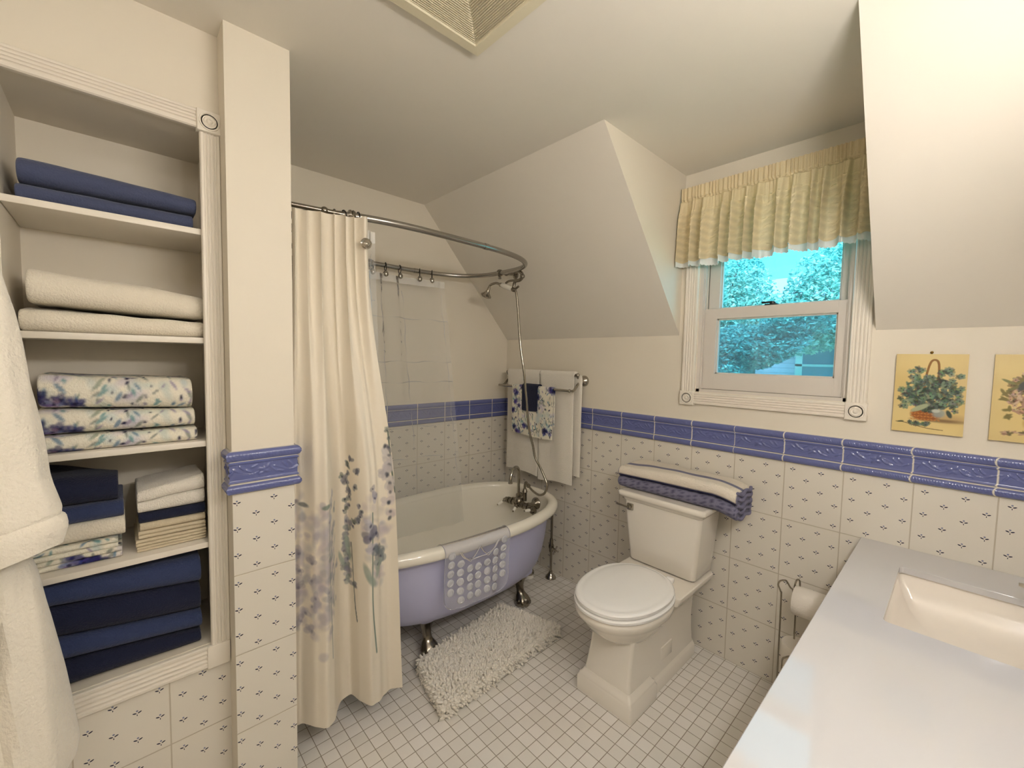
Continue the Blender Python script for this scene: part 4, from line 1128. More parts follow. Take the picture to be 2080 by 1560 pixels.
# ------------------------------------------------------------------ towel rail and its towels
def towel_rail():
    t = thing('towel_rail', 'double chrome towel rail mounted on the wall above the tub end', 'towel rail', (0.42, 0, 1.28))
    P = lambda n, mb, m, **k: build(n, mb, m, parent=t, **k)
    P('upper_bar', MB().add(tube([(0.09, -.075, 1.312), (0.715, -.075, 1.312)], .0075, 12)), M['nickel'])
    P('lower_bar', MB().add(tube([(0.075, -.137, 1.222), (0.725, -.137, 1.222)], .0075, 12)).add(ball((.70, -.137, 1.222), .011, 12, 8)), M['nickel'])
    for x in (0.088, 0.703):
        m_ = MB().add(lathe([(.033, 0), (.033, .006), (.028, .012), (.026, .016), (.018, .02), (.012, .028), (.012, .045)], (x, 0, 1.278), (0, -1, 0), 28))
        m_.add(tube(spline([(x, -.04, 1.278), (x, -.06, 1.295), (x + .006, -.075, 1.312)], 5), .008, 10)); m_.add(ball((x + .006, -.075, 1.314), .012, 12, 8))
        m_.add(tube(spline([(x, -.04, 1.278), (x + .006, -.075, 1.255), (x + .014, -.115, 1.227), (x + .016, -.137, 1.222)], 6), .008, 10))
        P('wall_post', m_, M['nickel'])
towel_rail()
def hung(name, label, cat, x0, x1, by, bz, zf, zb, mat, seed, r=.011, th=.013, wav=.006, canvas=None, bands=(), dxb=(0, 0), group=None, nf=3.0):
    """cloth folded over a bar at (by, bz); front edge at zf, back edge at zb"""
    D = 4 if canvas is not None else 1
    nu = 46 * (3 if D > 1 else 1); wf = wobble(seed, 5, 9.0)
    # section loop: outer from back-bottom over the bar to front-bottom, then inner back
    sec = []; ro = r + th
    for k in range(24 * D): sec.append((ro, zb + (bz - zb) * k / (24 * D), 0))
    for k in range(13):
        a = PI * k / 12; sec.append((ro * math.cos(a), bz + ro * math.sin(a), .5))
    for k in range(1, 40 * D + 1): sec.append((-ro, bz - (bz - zf) * k / (40 * D), 1))
    n_out = len(sec)
    for k in range(40, -1, -1): sec.append((-r + .002, bz - (bz - zf) * k / 40 + (.002 if k == 40 else 0), 1))
    for k in range(1, 12):
        a = PI - PI * k / 12; sec.append((r * math.cos(a), bz + r * math.sin(a), .5))
    for k in range(24, -1, -1): sec.append((r - .002, zb + (bz - zb) * k / 24 + (.002 if k == 0 else 0), 0))
    sec = np.array(sec); ns = len(sec)
    u = np.linspace(0, 1, nu); G = np.zeros((nu, ns, 3)); C = np.ones((nu, ns, 3))
    for i in range(nu):
        xx = x0 + (x1 - x0) * u[i]
        d = np.clip((bz - sec[:, 1]) / .5, 0, 1)
        isb = sec[:, 2] < .25
        xx_ = np.where(isb, x0 + dxb[0] + (x1 + dxb[1] - x0 - dxb[0]) * u[i], xx) - .0 * d
        w = wav * np.sin(u[i] * 2 * PI * nf + seed) * d * 1.6 + wav * .5 * wf(np.stack([0 * d + xx, 0 * d, sec[:, 1]], -1)) * np.clip(d * 3, 0, 1)
        ey = min(u[i], 1 - u[i]) * nu
        pinch = .0 if ey > 1.5 else (1 - ey / 1.5)
        yy = by + sec[:, 0] * 1.0
        mid = by + np.where(sec[:, 2] > .75, -(r + th / 2), np.where(isb, r + th / 2, 0))
        yy = yy + (mid - yy) * pinch * .7 * (sec[:, 2] != .5)
        band = np.zeros(ns)
        for zb_ in bands: band += np.where(np.arange(ns) < n_out, .003, 0) * np.exp(-((sec[:, 1] - zb_) / .0035) ** 2)
        front = sec[:, 2] > .6
        yy = yy - np.where(front, 1, -.3) * 0 + np.where(front, -np.abs(w) * 0 - w, np.where(isb, np.clip(w, -.02, .004) * .3, 0)) + np.where(front, band, 0)
        yy = np.minimum(yy, -.008)
        G[i] = np.stack([xx_, yy, sec[:, 1] + .008 * (u[i] - .5) * 0 - np.where(front, .010 * math.sin(u[i] * 4 + seed) * d, 0)], -1)
        if canvas is not None:
            arc = np.concatenate([[0], np.cumsum(np.hypot(np.diff(sec[:, 0]), np.diff(sec[:, 1])))])
            C[i] = canvas.at(np.full(ns, (xx - x0)), sec[:, 1] - min(zf, zb))
    V, F = grid(G, cv=True)
    F = F + [tuple(range(ns))[::-1], tuple(range((nu - 1) * ns, nu * ns))]
    return build(name, MB().add((V, F), col=C.reshape(-1, 3)), mat, label=label, cat=cat, group=group, angle=70)
hung('bath_towel', 'white bath towel on the left end of the upper towel rail', 'towel', 0.118, 0.415, -.075, 1.312, 0.648, 0.72, M['bright_terry'], 3, bands=(.80, .775, .745, .72), dxb=(0.01, 0.006), wav=.0025, nf=1.5)
hung('bath_towel', 'white bath towel on the right end of the upper towel rail, hanging lower', 'towel', 0.425, 0.695, -.075, 1.312, 0.640, 0.70, M['bright_terry'], 8, bands=(.80, .775, .75, .73), dxb=(0.02, 0.035), wav=.003, nf=1.4)
fc = floral_canvas(.42, .36, 41, 1.3)
hung('hand_towel', 'floral hand towel with blue blossoms on the lower towel rail', 'towel', 0.222, 0.580, -.137, 1.222, 0.915, 0.99, M['floral'], 5, r=.008, th=.007, wav=.003, canvas=fc)
hung('washcloth', 'navy washcloth folded over the floral hand towel on the lower rail', 'washcloth', 0.325, 0.462, -.137, 1.2225, 1.075, 1.12, M['navy'], 6, r=.0165, th=.009, wav=.002, nf=1)
# ------------------------------------------------------------------ toilet
TC = 1.342
def toilet():
    t = thing('toilet', 'white two-piece toilet with square pedestal standing below the window', 'toilet', (TC, -0.38, 0))
    P = lambda n, mb, m, **k: build(n, mb, m, parent=t, **k)
    ped = MB()
    def foot(hx, y0, y1, z, g): return rrect(TC - hx - g, TC + hx + g, y0 - g, y1 + g * (y1 < -.2), z, .010, 4)
    ped.add(loft([foot(.132, -.668, -.455, 0, 0), foot(.132, -.668, -.455, .058, 0), foot(.132, -.668, -.455, .064, -.004), foot(.132, -.668, -.455, .070, -.006), foot(.132, -.668, -.455, .076, -.008), foot(.132, -.668, -.455, .080, -.014), foot(.132, -.668, -.455, .094, -.022)]))
    ped.add(loft([foot(.122, -.50, -.07, z, g) for z, g in ((0, 0), (.05, 0), (.056, -.004), (.068, -.012), (.075, -.016))]))
    zz = [.06, .09, .13, .20, .27, .33, .37]
    hx = [.112, .109, .105, .100, .100, .106, .115]; yf = [-.648, -.645, -.638, -.622, -.612, -.605, -.60]; yb = [-.075, -.075, -.075, -.07, -.06, -.05, -.04]
    ped.add(loft([rrect(TC - a, TC + a, b, c, z, .014, 4) for z, a, b, c in zip(zz, hx, yf, yb)]))
    zz = [.30, .335, .355, .375, .398, .408, .412]; hx = [.104, .116, .144, .168, .177, .177, .173]
    ped.add(loft([rrect(TC - a, TC + a, -.36 - .03 * (i > 2), -.025, z, .022, 5) for i, (z, a) in enumerate(zip(zz, hx))]))
    P('pedestal', ped, M['porcelain'])
    def egg(cy, a, bf, bb, z, N=72, cut=None):
        th = np.linspace(0, 2 * PI, N, endpoint=False); c, s = np.cos(th), np.sin(th)
        y = cy + np.where(s < 0, bf, bb) * np.sign(s) * np.abs(s) ** (2 / 2.15); x = TC - .008 + a * np.sign(c) * np.abs(c) ** (2 / 2.15)
        if cut is not None: y = np.minimum(y, cut)
        return np.stack([x, y, np.full(N, z)], -1)
    bowl = [(.235, .075, .09), (.25, .10, .125), (.275, .124, .165), (.30, .142, .195), (.325, .158, .218), (.345, .170, .235), (.358, .176, .244), (.366, .182, .252), (.380, .187, .258), (.392, .187, .258), (.400, .182, .252)]
    P('bowl', MB().add(loft([egg(-.492, a, b, .20, z) for z, a, b in bowl])), M['porcelain'])
    P('seat', MB().add(loft([egg(-.492, .186 + g, .262 + g, .215, z, cut=-.285) for z, g in ((.402, -.006), (.405, 0), (.414, .001), (.418, -.003), (.420, -.010))])), M['lid'])
    lid = [(.421, -.008), (.424, -.001), (.436, .0), (.441, -.004), (.443, -.010), (.4435, -.020), (.4425, -.026), (.445, -.034), (.447, -.06), (.448, -.11)]
    P('seat_lid', MB().add(loft([egg(-.492, .182 + g, .260 + g, .213 + g * .4, z, cut=-.283 + min(0, g + .01) * .5) for z, g in lid])), M['lid'])
    for x in (-.075, .06): P('seat_hinge', MB().add(rbox(TC + x, TC + x + .035, -.29, -.262, .41, .432, .006, 3)), M['lid'])
    tk = [(.418, .158, -.212), (.424, .163, -.218), (.50, .171, -.226), (.60, .181, -.234), (.70, .190, -.240), (.716, .190, -.240)]
    P('tank', MB().add(loft([rrect(TC - a, TC + a, b, -.022, z, .020, 6) for z, a, b in tk])), M['porcelain'])
    lp = [(.714, -.004), (.720, .004), (.727, .006), (.732, .010), (.740, .022), (.746, .026), (.758, .026), (.763, .022), (.765, .014)]
    P('tank_lid', MB().add(loft([rrect(TC - .190 - g, TC + .190 + g, -.240 - g, -.016, z, .016, 5) for z, g in lp])), M['porcelain'])
    lv = MB().add(rbox(1.172, 1.205, -.2475, -.2375, .672, .705, .003)).add(rbox(1.180, 1.197, -.257, -.246, .680, .697, .003)).add(tube([(1.188, -.255, .688), (1.165, -.257, .688), (1.120, -.255, .690)], [.005, .0045, .0055], 10))
    P('flush_lever', lv, M['nickel'], label='square chrome flush lever')
    P('bolt_cover', MB().add(rbox(TC + .097, TC + .1075, -.385, -.285, .085, .165, .003)), M['porcelain'])
toilet()

def folded(name, label, cat, y0, y1, x0, x1, zb, zt, layers, mat, seed, amp=.006, lobe=.55, canvas=None, group=None, fz=9.0, parent=None, colfn=None, skew=0.0):
    """folded cloth: lobed front edge facing +x; zb/zt give (left, right) heights along y"""
    zb = zb if isinstance(zb, tuple) else (zb, zb); zt = zt if isinstance(zt, tuple) else (zt, zt)
    wf = wobble(seed, 6, fz); wf2 = wobble(seed + 99, 6, fz * 3)
    D = 4 if canvas is not None else 1
    ny = 44 * (3 if D > 1 else 1); us = np.concatenate([[0, .004, .012], np.linspace(.025, .975, ny - 6), [.988, .996, 1]])
    kk = np.concatenate([[.72, .88, .96], np.ones(ny - 6), [.96, .88, .72]])
    sec = []  # (x fraction-free offset, z fraction)
    for k in range(14): sec.append((0, 0.0, k / 14))
    for L in range(layers):
        for k in range(10 * D // (2 if D > 1 else 1) + 1):
            a = -PI / 2 + PI * k / (10 * D // (2 if D > 1 else 1))
            sec.append((1, (L + .5 + .5 * math.sin(a) * .985) / layers, math.cos(a)))
    for k in range(1, 14 * D + 1): sec.append((2, 1.0, 1 - k / (14 * D)))
    for k in range(1, 6): sec.append((3, 1 - k / 6.0, 0))
    ns = len(sec); G = np.zeros((ny, ns, 3)); C = np.ones((ny, ns, 3))
    for i, u in enumerate(us):
        y = y0 + (y1 - y0) * u
        b = zb[0] + (zb[1] - zb[0]) * u; T = zt[0] + (zt[1] - zt[0]) * u
        H = T - b; dl = min(.5 * H / layers * lobe * 2, .035); xf = x1 + skew * (u - .5)
        arr = []
        for (ty, zf, q) in sec:
            if ty == 0: p = (x0 + (xf - dl - x0) * q, b)
            elif ty == 1: p = (xf - dl + dl * q, b + H * zf)
            elif ty == 2: p = (x0 + (xf - dl - x0) * q, T)
            else: p = (x0, b + H * zf)
            arr.append(p)
        arr = np.array(arr)
        c = np.array([(x0 + xf) / 2, b + H * .45])
        P3 = np.stack([arr[:, 0], np.full(ns, y), arr[:, 1]], -1)
        lift = np.clip((arr[:, 1] - b) / max(H, 1e-4), 0, 1)
        n = wf(P3) * amp + wf2(P3) * amp * .35
        arr[:, 1] += n * lift - .10 * H * np.clip((arr[:, 0] - xf + .05) / .05, 0, 1) * (np.array([s_[0] for s_ in sec]) == 2)
        arr[:, 0] += wf(P3 + 5.0) * amp * .8 * (arr[:, 0] > x0 + .05)
        arr = np.stack([c[0] + (arr[:, 0] - c[0]) * (.9 + .1 * kk[i]), b + (arr[:, 1] - b) * (kk[i] * .5 + .5) + (1 - kk[i]) * H * .22], -1)
        G[i] = np.stack([arr[:, 0], np.full(ns, y), arr[:, 1]], -1)
        if canvas is not None:
            arc = np.concatenate([[0], np.cumsum(np.hypot(np.diff(arr[:, 0]), np.diff(arr[:, 1])))])
            C[i] = canvas.at(np.full(ns, y - y0), arc)
        if colfn is not None: C[i] = colfn(u, sec, arr)
    V, F = grid(G, cv=True)
    F = F + [tuple(range(ns))[::-1], tuple(range((ny - 1) * ns, ny * ns))]
    return MB().add((V, F), col=C.reshape(-1, 3))
def fold_obj(name, label, cat, *a, **k):
    mat = a[7]
    grp = k.pop('group', None)
    return build(name, folded(name, label, cat, *a, **k), mat, label=label, cat=cat, group=grp, angle=75)

xb, xf = 0.475, 0.715
s1, s2, s3, s4 = SHELF
g_ = 'folded towels in the linen niche'
fold_obj('folded_towel', 'slate blue folded bath towel lying directly on the top niche shelf', 'towel', -2.240, -1.900, xb, xf, s1 + .001, (1.803, 1.806), 1, M['slate'], 1, amp=.002, group=g_)
fold_obj('folded_towel', 'slate blue folded bath towel, upper of the two on the top niche shelf', 'towel', -2.236, -1.892, xb, xf + .004, (1.807, 1.810), (1.863, 1.855), 1, M['slate'], 2, amp=.002, group=g_)
fold_obj('folded_towel', 'cream folded bath towel lying directly on the second niche shelf', 'towel', -2.244, -1.880, xb, xf + .004, s2 + .001, (1.515, 1.498), 1, M['white_terry'], 3, amp=.004, group=g_)
fold_obj('folded_towel', 'plump cream folded bath towel, upper of the two on the second niche shelf', 'towel', -2.230, -1.878, xb, xf, (1.521, 1.505), (1.606, 1.572), 1, M['white_terry'], 4, amp=.006, group=g_)
zs = [(s3 + .001, 1.184), (1.188, 1.245), ((1.257, 1.239), 1.335)]
for k, (a, b) in enumerate(zs):
    fc = floral_canvas(.34, .9, 60, .9)
    fold_obj('folded_towel', ['floral folded bath towel at the bottom of the blue-flowered stack on the niche shelf', 'floral folded bath towel in the middle of the blue-flowered stack on the niche shelf', 'floral folded bath towel on top of the blue-flowered stack on the niche shelf'][k],
             'towel', -2.228 + .004 * k, -1.903 - .004 * k, xb, xf + .005 - .006 * k, a, (b + .008 * (k > 0), b - .010 * (k > 0)), 1, M['floral'], 7 + k, amp=.0025, canvas=fc, group=g_)
# left small stack on the fourth shelf
ya, yb_ = -2.245, -2.078
fcs = floral_canvas(.2, .7, 61, 1.0)
fold_obj('folded_hand_towel', 'floral folded hand towel at the bottom of the left stack behind the robe cuff', 'towel', ya, yb_ + .002, .50, .700, s4 + .001, .860, 2, M['floral'], 11, amp=.003, canvas=fcs, group='small towels on the fourth niche shelf')
fold_obj('folded_hand_towel', 'floral folded hand towel second from the bottom of the left niche stack', 'towel', ya, yb_ - .006, .50, .697, .861, .890, 2, M['floral'], 12, amp=.003, canvas=floral_canvas(.2, .7, 62, 1.0), group='small towels on the fourth niche shelf')
fold_obj('folded_hand_towel', 'cream folded hand towel under the blue ones in the left niche stack', 'towel', ya, yb_ + .010, .50, .700, .892, (.938, .942), 1, M['white_terry'], 13, amp=.003, group='small towels on the fourth niche shelf')
fold_obj('folded_hand_towel', 'denim blue folded hand towel beneath the navy one in the left niche stack', 'towel', ya, yb_ + .008, .50, .695, .943, .988, 1, M['blue'], 14, amp=.004, group='small towels on the fourth niche shelf')
fold_obj('folded_hand_towel', 'navy folded hand towel topping the left stack on the fourth niche shelf', 'towel', ya, yb_ - .002, .50, .695, .989, (1.082, 1.060), 1, M['navy'], 15, amp=.012, fz=14, group='small towels on the fourth niche shelf')
# right stack
yc0, yc1 = -2.046, -1.886
gw = 'washcloths in the right niche stack'
fold_obj('folded_washcloth', 'waffle weave beige washcloth at the very bottom of the right niche stack', 'washcloth', yc0, yc1, .53, .700, s4 + .001, .848, 2, M['beige'], 21, amp=.001, group=gw)
fold_obj('folded_washcloth', 'thin beige washcloth second from the bottom of the right niche stack', 'washcloth', yc0 - .002, yc1 + .001, .53, .703, .8485, .868, 2, M['beige'], 22, amp=.0015, group=gw)
fold_obj('folded_washcloth', 'thin beige washcloth third from the bottom of the right niche stack', 'washcloth', yc0 + .004, yc1, .53, .700, .8685, .890, 2, M['beige'], 23, amp=.0015, group=gw)
fold_obj('folded_washcloth', 'beige washcloth just under the navy one in the right niche stack', 'washcloth', yc0 + .008, yc1, .53, .700, .8905, .912, 1, M['beige'], 24, amp=.0015, group=gw)
fold_obj('folded_washcloth', 'navy washcloth under the white one in the right niche stack', 'washcloth', yc0 + .006, yc1 + .001, .53, .702, .9125, .944, 1, M['navy'], 25, amp=.002, group=gw)
fold_obj('folded_washcloth', 'white folded washcloth topping the right stack on the fourth niche shelf', 'washcloth', yc0 + .004, yc1 - .001, .53, .702, .945, (1.010, 1.034), 2, M['bright_terry'], 26, amp=.005, group=gw, lobe=.4)
# bottom stack of four
gb = 'bath towels on the niche floor'
fold_obj('folded_towel', 'navy bath towel at the bottom of the stack on the niche floor', 'towel', -2.240, -1.906, xb, xf + .004, NZ0 + .001, (.592, .556), 1, M['navy'], 31, amp=.003, group=gb)
fold_obj('folded_towel', 'denim blue bath towel second from the bottom on the niche floor', 'towel', -2.236, -1.902, xb, xf + .004, (.594, .558), (.657, .610), 1, M['blue'], 32, amp=.003, group=gb)
fold_obj('folded_towel', 'navy bath towel second from the top on the niche floor', 'towel', -2.236, -1.904, xb, xf + .002, (.659, .612), (.742, .698), 1, M['navy'], 33, amp=.003, group=gb)
fold_obj('folded_towel', 'denim blue bath towel topping the stack on the niche floor', 'towel', -2.240, -1.902, xb, xf + .003, (.744, .700), (.804, .782), 1, M['blue'], 34, amp=.003, group=gb)

# striped bath mat folded on the toilet tank
def tank_mat():
    Wt, Nv, Gp = s2l((232, 222, 206)), s2l((44, 46, 88)), s2l((126, 124, 146))
    def colf(u, sec, arr):
        out = np.zeros((len(sec), 3))
        for i, (ty, zf, q) in enumerate(sec):
            if ty == 1:
                k = math.sin(u * 61 + zf * 40) + math.sin(u * 143 + zf * 90)
                if zf < .5: c = Gp if k < .7 else s2l((84, 82, 108))
                elif zf < .635: c = Nv
                else: c = Wt
            elif ty == 2: c = Gp if .56 < q < .72 else Wt
            elif ty == 0: c = Gp
            else: c = Wt
            out[i] = c * (1 if 0.004 < u < .990 else .0) + (0 if 0.004 < u < .990 else 1) * Gp
        return out
    # built along +y then turned so that the folds face the room
    mb = folded('m', '', '', 0.0, 0.565, 0.0, 0.190, 0.0, (.104, .122), 2, None, 77, amp=.005, lobe=.5, colfn=colf)
    V = mb.V[0]
    R_ = np.stack([1.098 + V[:, 1], -0.030 - V[:, 0] + 0.0 * V[:, 1], 0.7665 + V[:, 2]], -1)
    over = np.clip((R_[:, 0] - 1.56) / .11, 0, 1)
    R_[:, 2] -= 0.028 * over ** 1.5
    mb.V[0] = R_
    o = build('folded_bath_mat', mb, M['stripe'], label='striped white, navy and lilac bath mat folded on the toilet tank', cat='bath mat', angle=75)
    x1 = 1.6635
    m_ = MB()
    for z, r in ((.748, .010), (.776, .010), (.800, .012), (.830, .012), (.852, .010)):
        m_.add(tube(spline([(x1 - .002, -.205, z + .012), (x1 + .004, -.17, z), (x1 + .002, -.12, z + .010), (x1 + .004, -.07, z + .002), (x1 - .002, -.045, z + .008)], 6), r * .7, 10))
    build('folded_end', m_, plain('lilac binding', (126, 124, 150), .95, bump=.5, scale=200), parent=o, label='lilac bound ends of the folded mat')
tank_mat()

# ------------------------------------------------------------------ shag rug, folded double
def shag_rug():
    c = np.array([[.686, -1.116], [.972, -1.180], [.940, -.470], [.602, -.560]])
    def bil(u, v): return (c[0] * (1 - u) * (1 - v) + c[1] * u * (1 - v) + c[2] * u * v + c[3] * (1 - u) * v)
    t = thing('shag_rug', 'ivory chenille shag rug folded double on the floor in front of the tub', 'rug', (.79, -.83, 0))
    for k, (z0, z1) in enumerate(((.004, .020), (.028, .044))):
        N = 14
        lo, hi = [], []
        bd = [bil(i / N, 0) for i in range(N)] + [bil(1, i / N) for i in range(N)] + [bil(1 - i / N, 1) for i in range(N)] + [bil(0, 1 - i / N) for i in range(N)]
        bd = np.array(bd); ct = bd.mean(0); sc = .965
        L = [np.c_[ct + (bd - ct) * sc, np.full(len(bd), z)] for z in (z0, z1)]
        build('backing', MB().add(loft(L[::-1] if False else L)), M['rug'], parent=t)
    # pile: stubby chenille loops
    n1 = 3900
    r = np.random.default_rng(5)
    pts, dirs = [], []
    for _ in range(n1):
        u, v = r.random(), r.random(); p = bil(u, v)
        ed = min(u, 1 - u, (v) * 2.2, (1 - v) * 2.2)
        d = np.array([(u - .5) * 1.6 * (ed < .12) + r.normal() * .45, (v - .5) * 1.6 * (ed < .12) + r.normal() * .45, 1.0])
        pts.append((p[0], p[1], .042 - .006 * (ed < .06))); dirs.append(d)
    for lay, zc in ((0, .014), (1, .036)):
        for _ in range(900):
            s = r.random() * 4; k = int(s); f = s - k
            if k in (0, 2) or True:
                e = [(f, 0), (1, f), (1 - f, 1), (0, 1 - f)][k]; nrm = [(0, -1), (1, 0), (0, 1), (-1, 0)][k]
                if k in (1, 3) and False: continue
                p = bil(*e)
                pts.append((p[0] - nrm[0] * .006, p[1] - nrm[1] * .006, zc + r.normal() * .005)); dirs.append(np.array([nrm[0] + r.normal() * .4, nrm[1] + r.normal() * .4, r.normal() * .35 + .15]))
    pts, dirs = np.array(pts), np.array(dirs); dirs /= np.linalg.norm(dirs, axis=1, keepdims=True)
    n = len(pts); Ln = r.uniform(.017, .029, n); rad = r.uniform(.0050, .0068, n)
    a = np.cross(dirs, np.array([.31, .52, .1])); a /= np.linalg.norm(a, axis=1, keepdims=True); b = np.cross(dirs, a)
    bend = r.normal(size=(n, 3)) * .004
    th = np.arange(6) * PI / 3; hs = [(0, .7), (.45, 1.0), (.85, .85), (1.0, .35)]
    rings = []
    for h, k in hs:
        ctr = pts + dirs * (Ln * h)[:, None] + bend * h * h
        rings.append(ctr[:, None] + (rad * k)[:, None, None] * (np.cos(th)[None, :, None] * a[:, None] + np.sin(th)[None, :, None] * b[:, None]))
    Vv = np.stack(rings, 1)           # n,4,6,3
    Vv[..., 2] = np.maximum(Vv[..., 2], .001)
    base = np.arange(n)[:, None, None] * 24
    F = []
    for j in range(3):
        for k in range(6):
            q = np.array([j * 6 + k, j * 6 + (k + 1) % 6, (j + 1) * 6 + (k + 1) % 6, (j + 1) * 6 + k])
            F.append((np.arange(n)[:, None] * 24 + q[None]))
    F = np.concatenate(F).tolist()
    F += (np.arange(n)[:, None] * 24 + np.arange(18, 24)[None]).tolist()
    build('pile', MB().add((Vv.reshape(-1, 3), F)), M['rug'], parent=t, kind='stuff', angle=0)
shag_rug()

# ------------------------------------------------------------------ vanity
CX0, CY1, CZ = 2.040, -1.64, 0.747
SX0, SX1, SY0, SY1 = 2.166, 2.502, -0.642, -0.204
def vanity():
    t = thing('vanity_cabinet', 'white vanity cabinet under the quartz worktop against the right wall', 'cabinet', (2.33, -.82, 0))
    P = lambda n, mb, m, **k: build(n, mb, m, parent=t, **k)
    P('carcass', MB().add(rbox(2.075, XR - .004, CY1 + .02, -.012, .08, .60, .002)).add(rbox(2.075, XR - .004, CY1 + .02, SY0 - .03, .60, .7265, .002)).add(rbox(2.075, 2.12, SY0 - .03, -.012, .60, .7265, .002)).add(rbox(2.13, XR - .02, CY1 + .06, -.02, 0, .08, .002)), M['trim'])
    for k in range(4):
        y0 = -.022 - k * .398; y1 = y0 - .39
        m_ = MB().add(rbox(2.058, 2.076, y1, y0, .10, .70, .003))
        for (a, b, c, d) in ((y1, y1 + .06, .10, .70), (y0 - .06, y0, .10, .70), (y1 + .0605, y0 - .0605, .10, .16), (y1 + .0605, y0 - .0605, .64, .70)): m_.add(rbox(2.050, 2.060, a, b, c, d, .002))
        dr = P('door', m_, M['trim'])
        build('knob', MB().add(lathe([(.006, 0), (.006, .012), (.014, .018), (.014, .026), (0, .029)], (2.05, y1 + .03 if k % 2 == 0 else y0 - .03, .62), (-1, 0, 0), 16)), M['nickel'], parent=dr)
vanity()
def worktop():
    ins = rrect(SX0, SX1, SY0, SY1, CZ, .014, 6)
    corners = {0: (XR, -.002), 1: (CX0, -.002), 2: (CX0, CY1), 3: (XR, CY1)}
    N = len(ins); top_o = np.array([corners[min(3, i // 7)] + (CZ,) for i in range(N)])
    zl = CZ - .020
    lv = [ins, top_o]
    def ring(P_, z, d=0): Q = P_.copy(); Q[:, 2] = z; return Q
    e = .0015
    to = top_o.copy(); to[:, 0] = np.where(to[:, 0] < 2.1, to[:, 0] + e, to[:, 0]); to[:, 1] = np.where(to[:, 1] < -1, to[:, 1] + e, to[:, 1])
    loops = [ring(ins, zl), ring(ins, CZ - .001), ins + (ins - ins.mean(0)) * .003, to, ring(top_o, CZ - e), ring(top_o, zl), ring(ins, zl)]
    V, F = grid(np.array(loops), cv=True)
    o = build('vanity_worktop', MB().add((V, F)), M['counter'], label='glossy white quartz worktop with a rectangular sink cutout, lower right', cat='worktop', smooth=False)
    # undermount basin
    sp = [(zl - .0005, -.030), (zl - .0005, .006), (zl - .010, .004), (zl - .035, -.004), (zl - .065, -.016), (zl - .090, -.034), (zl - .106, -.060), (zl - .114, -.090), (zl - .118, -.125), (zl - .120, -.150)]
    L = []
    for i, (z, g) in enumerate(sp):
        gx = g; gy = g * 1.15
        if i == 0: L.append(rrect(SX0 - .025, SX1 + .025, SY0 - .025, SY1 + .025, z, .03, 6))
        else: L.append(rrect(SX0 - gx, SX1 + gx, SY0 - gy * 1.0, SY1 + gy, z, max(.012, .014 + (-g) * .35), 6))
    m_ = MB().add(loft(L, cap0=False, cap1=True))
    s_ = build('undermount_sink', m_, M['sink'], label='white rectangular undermount sink set into the quartz worktop', cat='sink')
    build('drain_ring', MB().add(lathe([(.0, .004), (.018, .004), (.022, .003), (.024, 0)], ((SX0 + SX1) / 2, (SY0 + SY1) / 2, zl - .1195), (0, 0, 1), 24)), M['nickel'], parent=s_)
worktop()
def basin_faucet():
    t = thing('basin_faucet', 'chrome widespread basin faucet at the right edge of the sink', 'faucet', (2.545, -.42, CZ))
    P = lambda n, mb, m, **k: build(n, mb, m, parent=t, **k)
    P('spout', MB().add(lathe([(.027, 0), (.027, .006), (.018, .012), (.015, .05)], (2.55, -.42, CZ), (0, 0, 1), 22)).add(tube(spline([(2.55, -.42, CZ + .04), (2.548, -.42, CZ + .10), (2.525, -.42, CZ + .135), (2.485, -.42, CZ + .13), (2.458, -.42, CZ + .105)], 7), .012, 14)), M['nickel'])
    for y in (-.245, -.595):
        m_ = MB().add(lathe([(.026, 0), (.026, .006), (.017, .012), (.014, .035), (.017, .04), (.017, .052), (0, .054)], (2.515, y, CZ), (0, 0, 1), 22))
        prof = [rrect(-.013, .013, -.006, .006, 0, .003, 3), ]
        L = []
        for k, (x, w, h) in enumerate(((2.525, .010, .007), (2.49, .012, .007), (2.44, .015, .006), (2.425, .013, .005), (2.412, .006, .004))):
            r_ = np.array([(x, y + a * w, CZ + .046 + .008 * (2.525 - x) / .1 + b * h) for a, b in ((-1, 0), (-.5, 1), (.5, 1), (1, 0), (.5, -1), (-.5, -1))]); L.append(r_)
        m_.add(loft(L))
        P('lever_handle', m_, M['nickel'], angle=25)
basin_faucet()

def vanity_light():
    t = thing('vanity_light', 'brass bar light with lit glass globes on the right wall above the vanity', 'lamp', (XR - .02, -1.46, 1.81))
    build('back_bar', MB().add(rbox(XR - .03, XR - .002, -1.96, -.97, 1.77, 1.84, .004)), M['nickel'], parent=t)
    for y in (-1.12, -1.35, -1.58, -1.81):
        s = build('socket', MB().add(lathe([(.022, 0), (.022, .02), (.030, .035)], (XR - .03, y, 1.805), (-1, 0, 0), 18)), M['nickel'], parent=t)
        build('glass_globe', MB().add(ball((XR - .105, y, 1.805), .048, 20, 14)), M['globe'], parent=s)
vanity_light()
def fill_light():
    c = (2.05, -2.62, HC)  # unseen fill lamp, added to brighten the parts far from the vanity globes
    t = thing('fill_light', 'round frosted dome added out of view on the ceiling as fill light', 'lamp', c)
    build('rim', MB().add(lathe([(.165, 0), (.165, .02), (.150, .025)], c, (0, 0, -1), 40)), M['nickel'], parent=t)
    build('fill_dome', MB().add(lathe([(.150, .022), (.142, .045), (.115, .07), (.07, .088), (0, .095)], c, (0, 0, -1), 40)), M['dome'], parent=t)
fill_light()

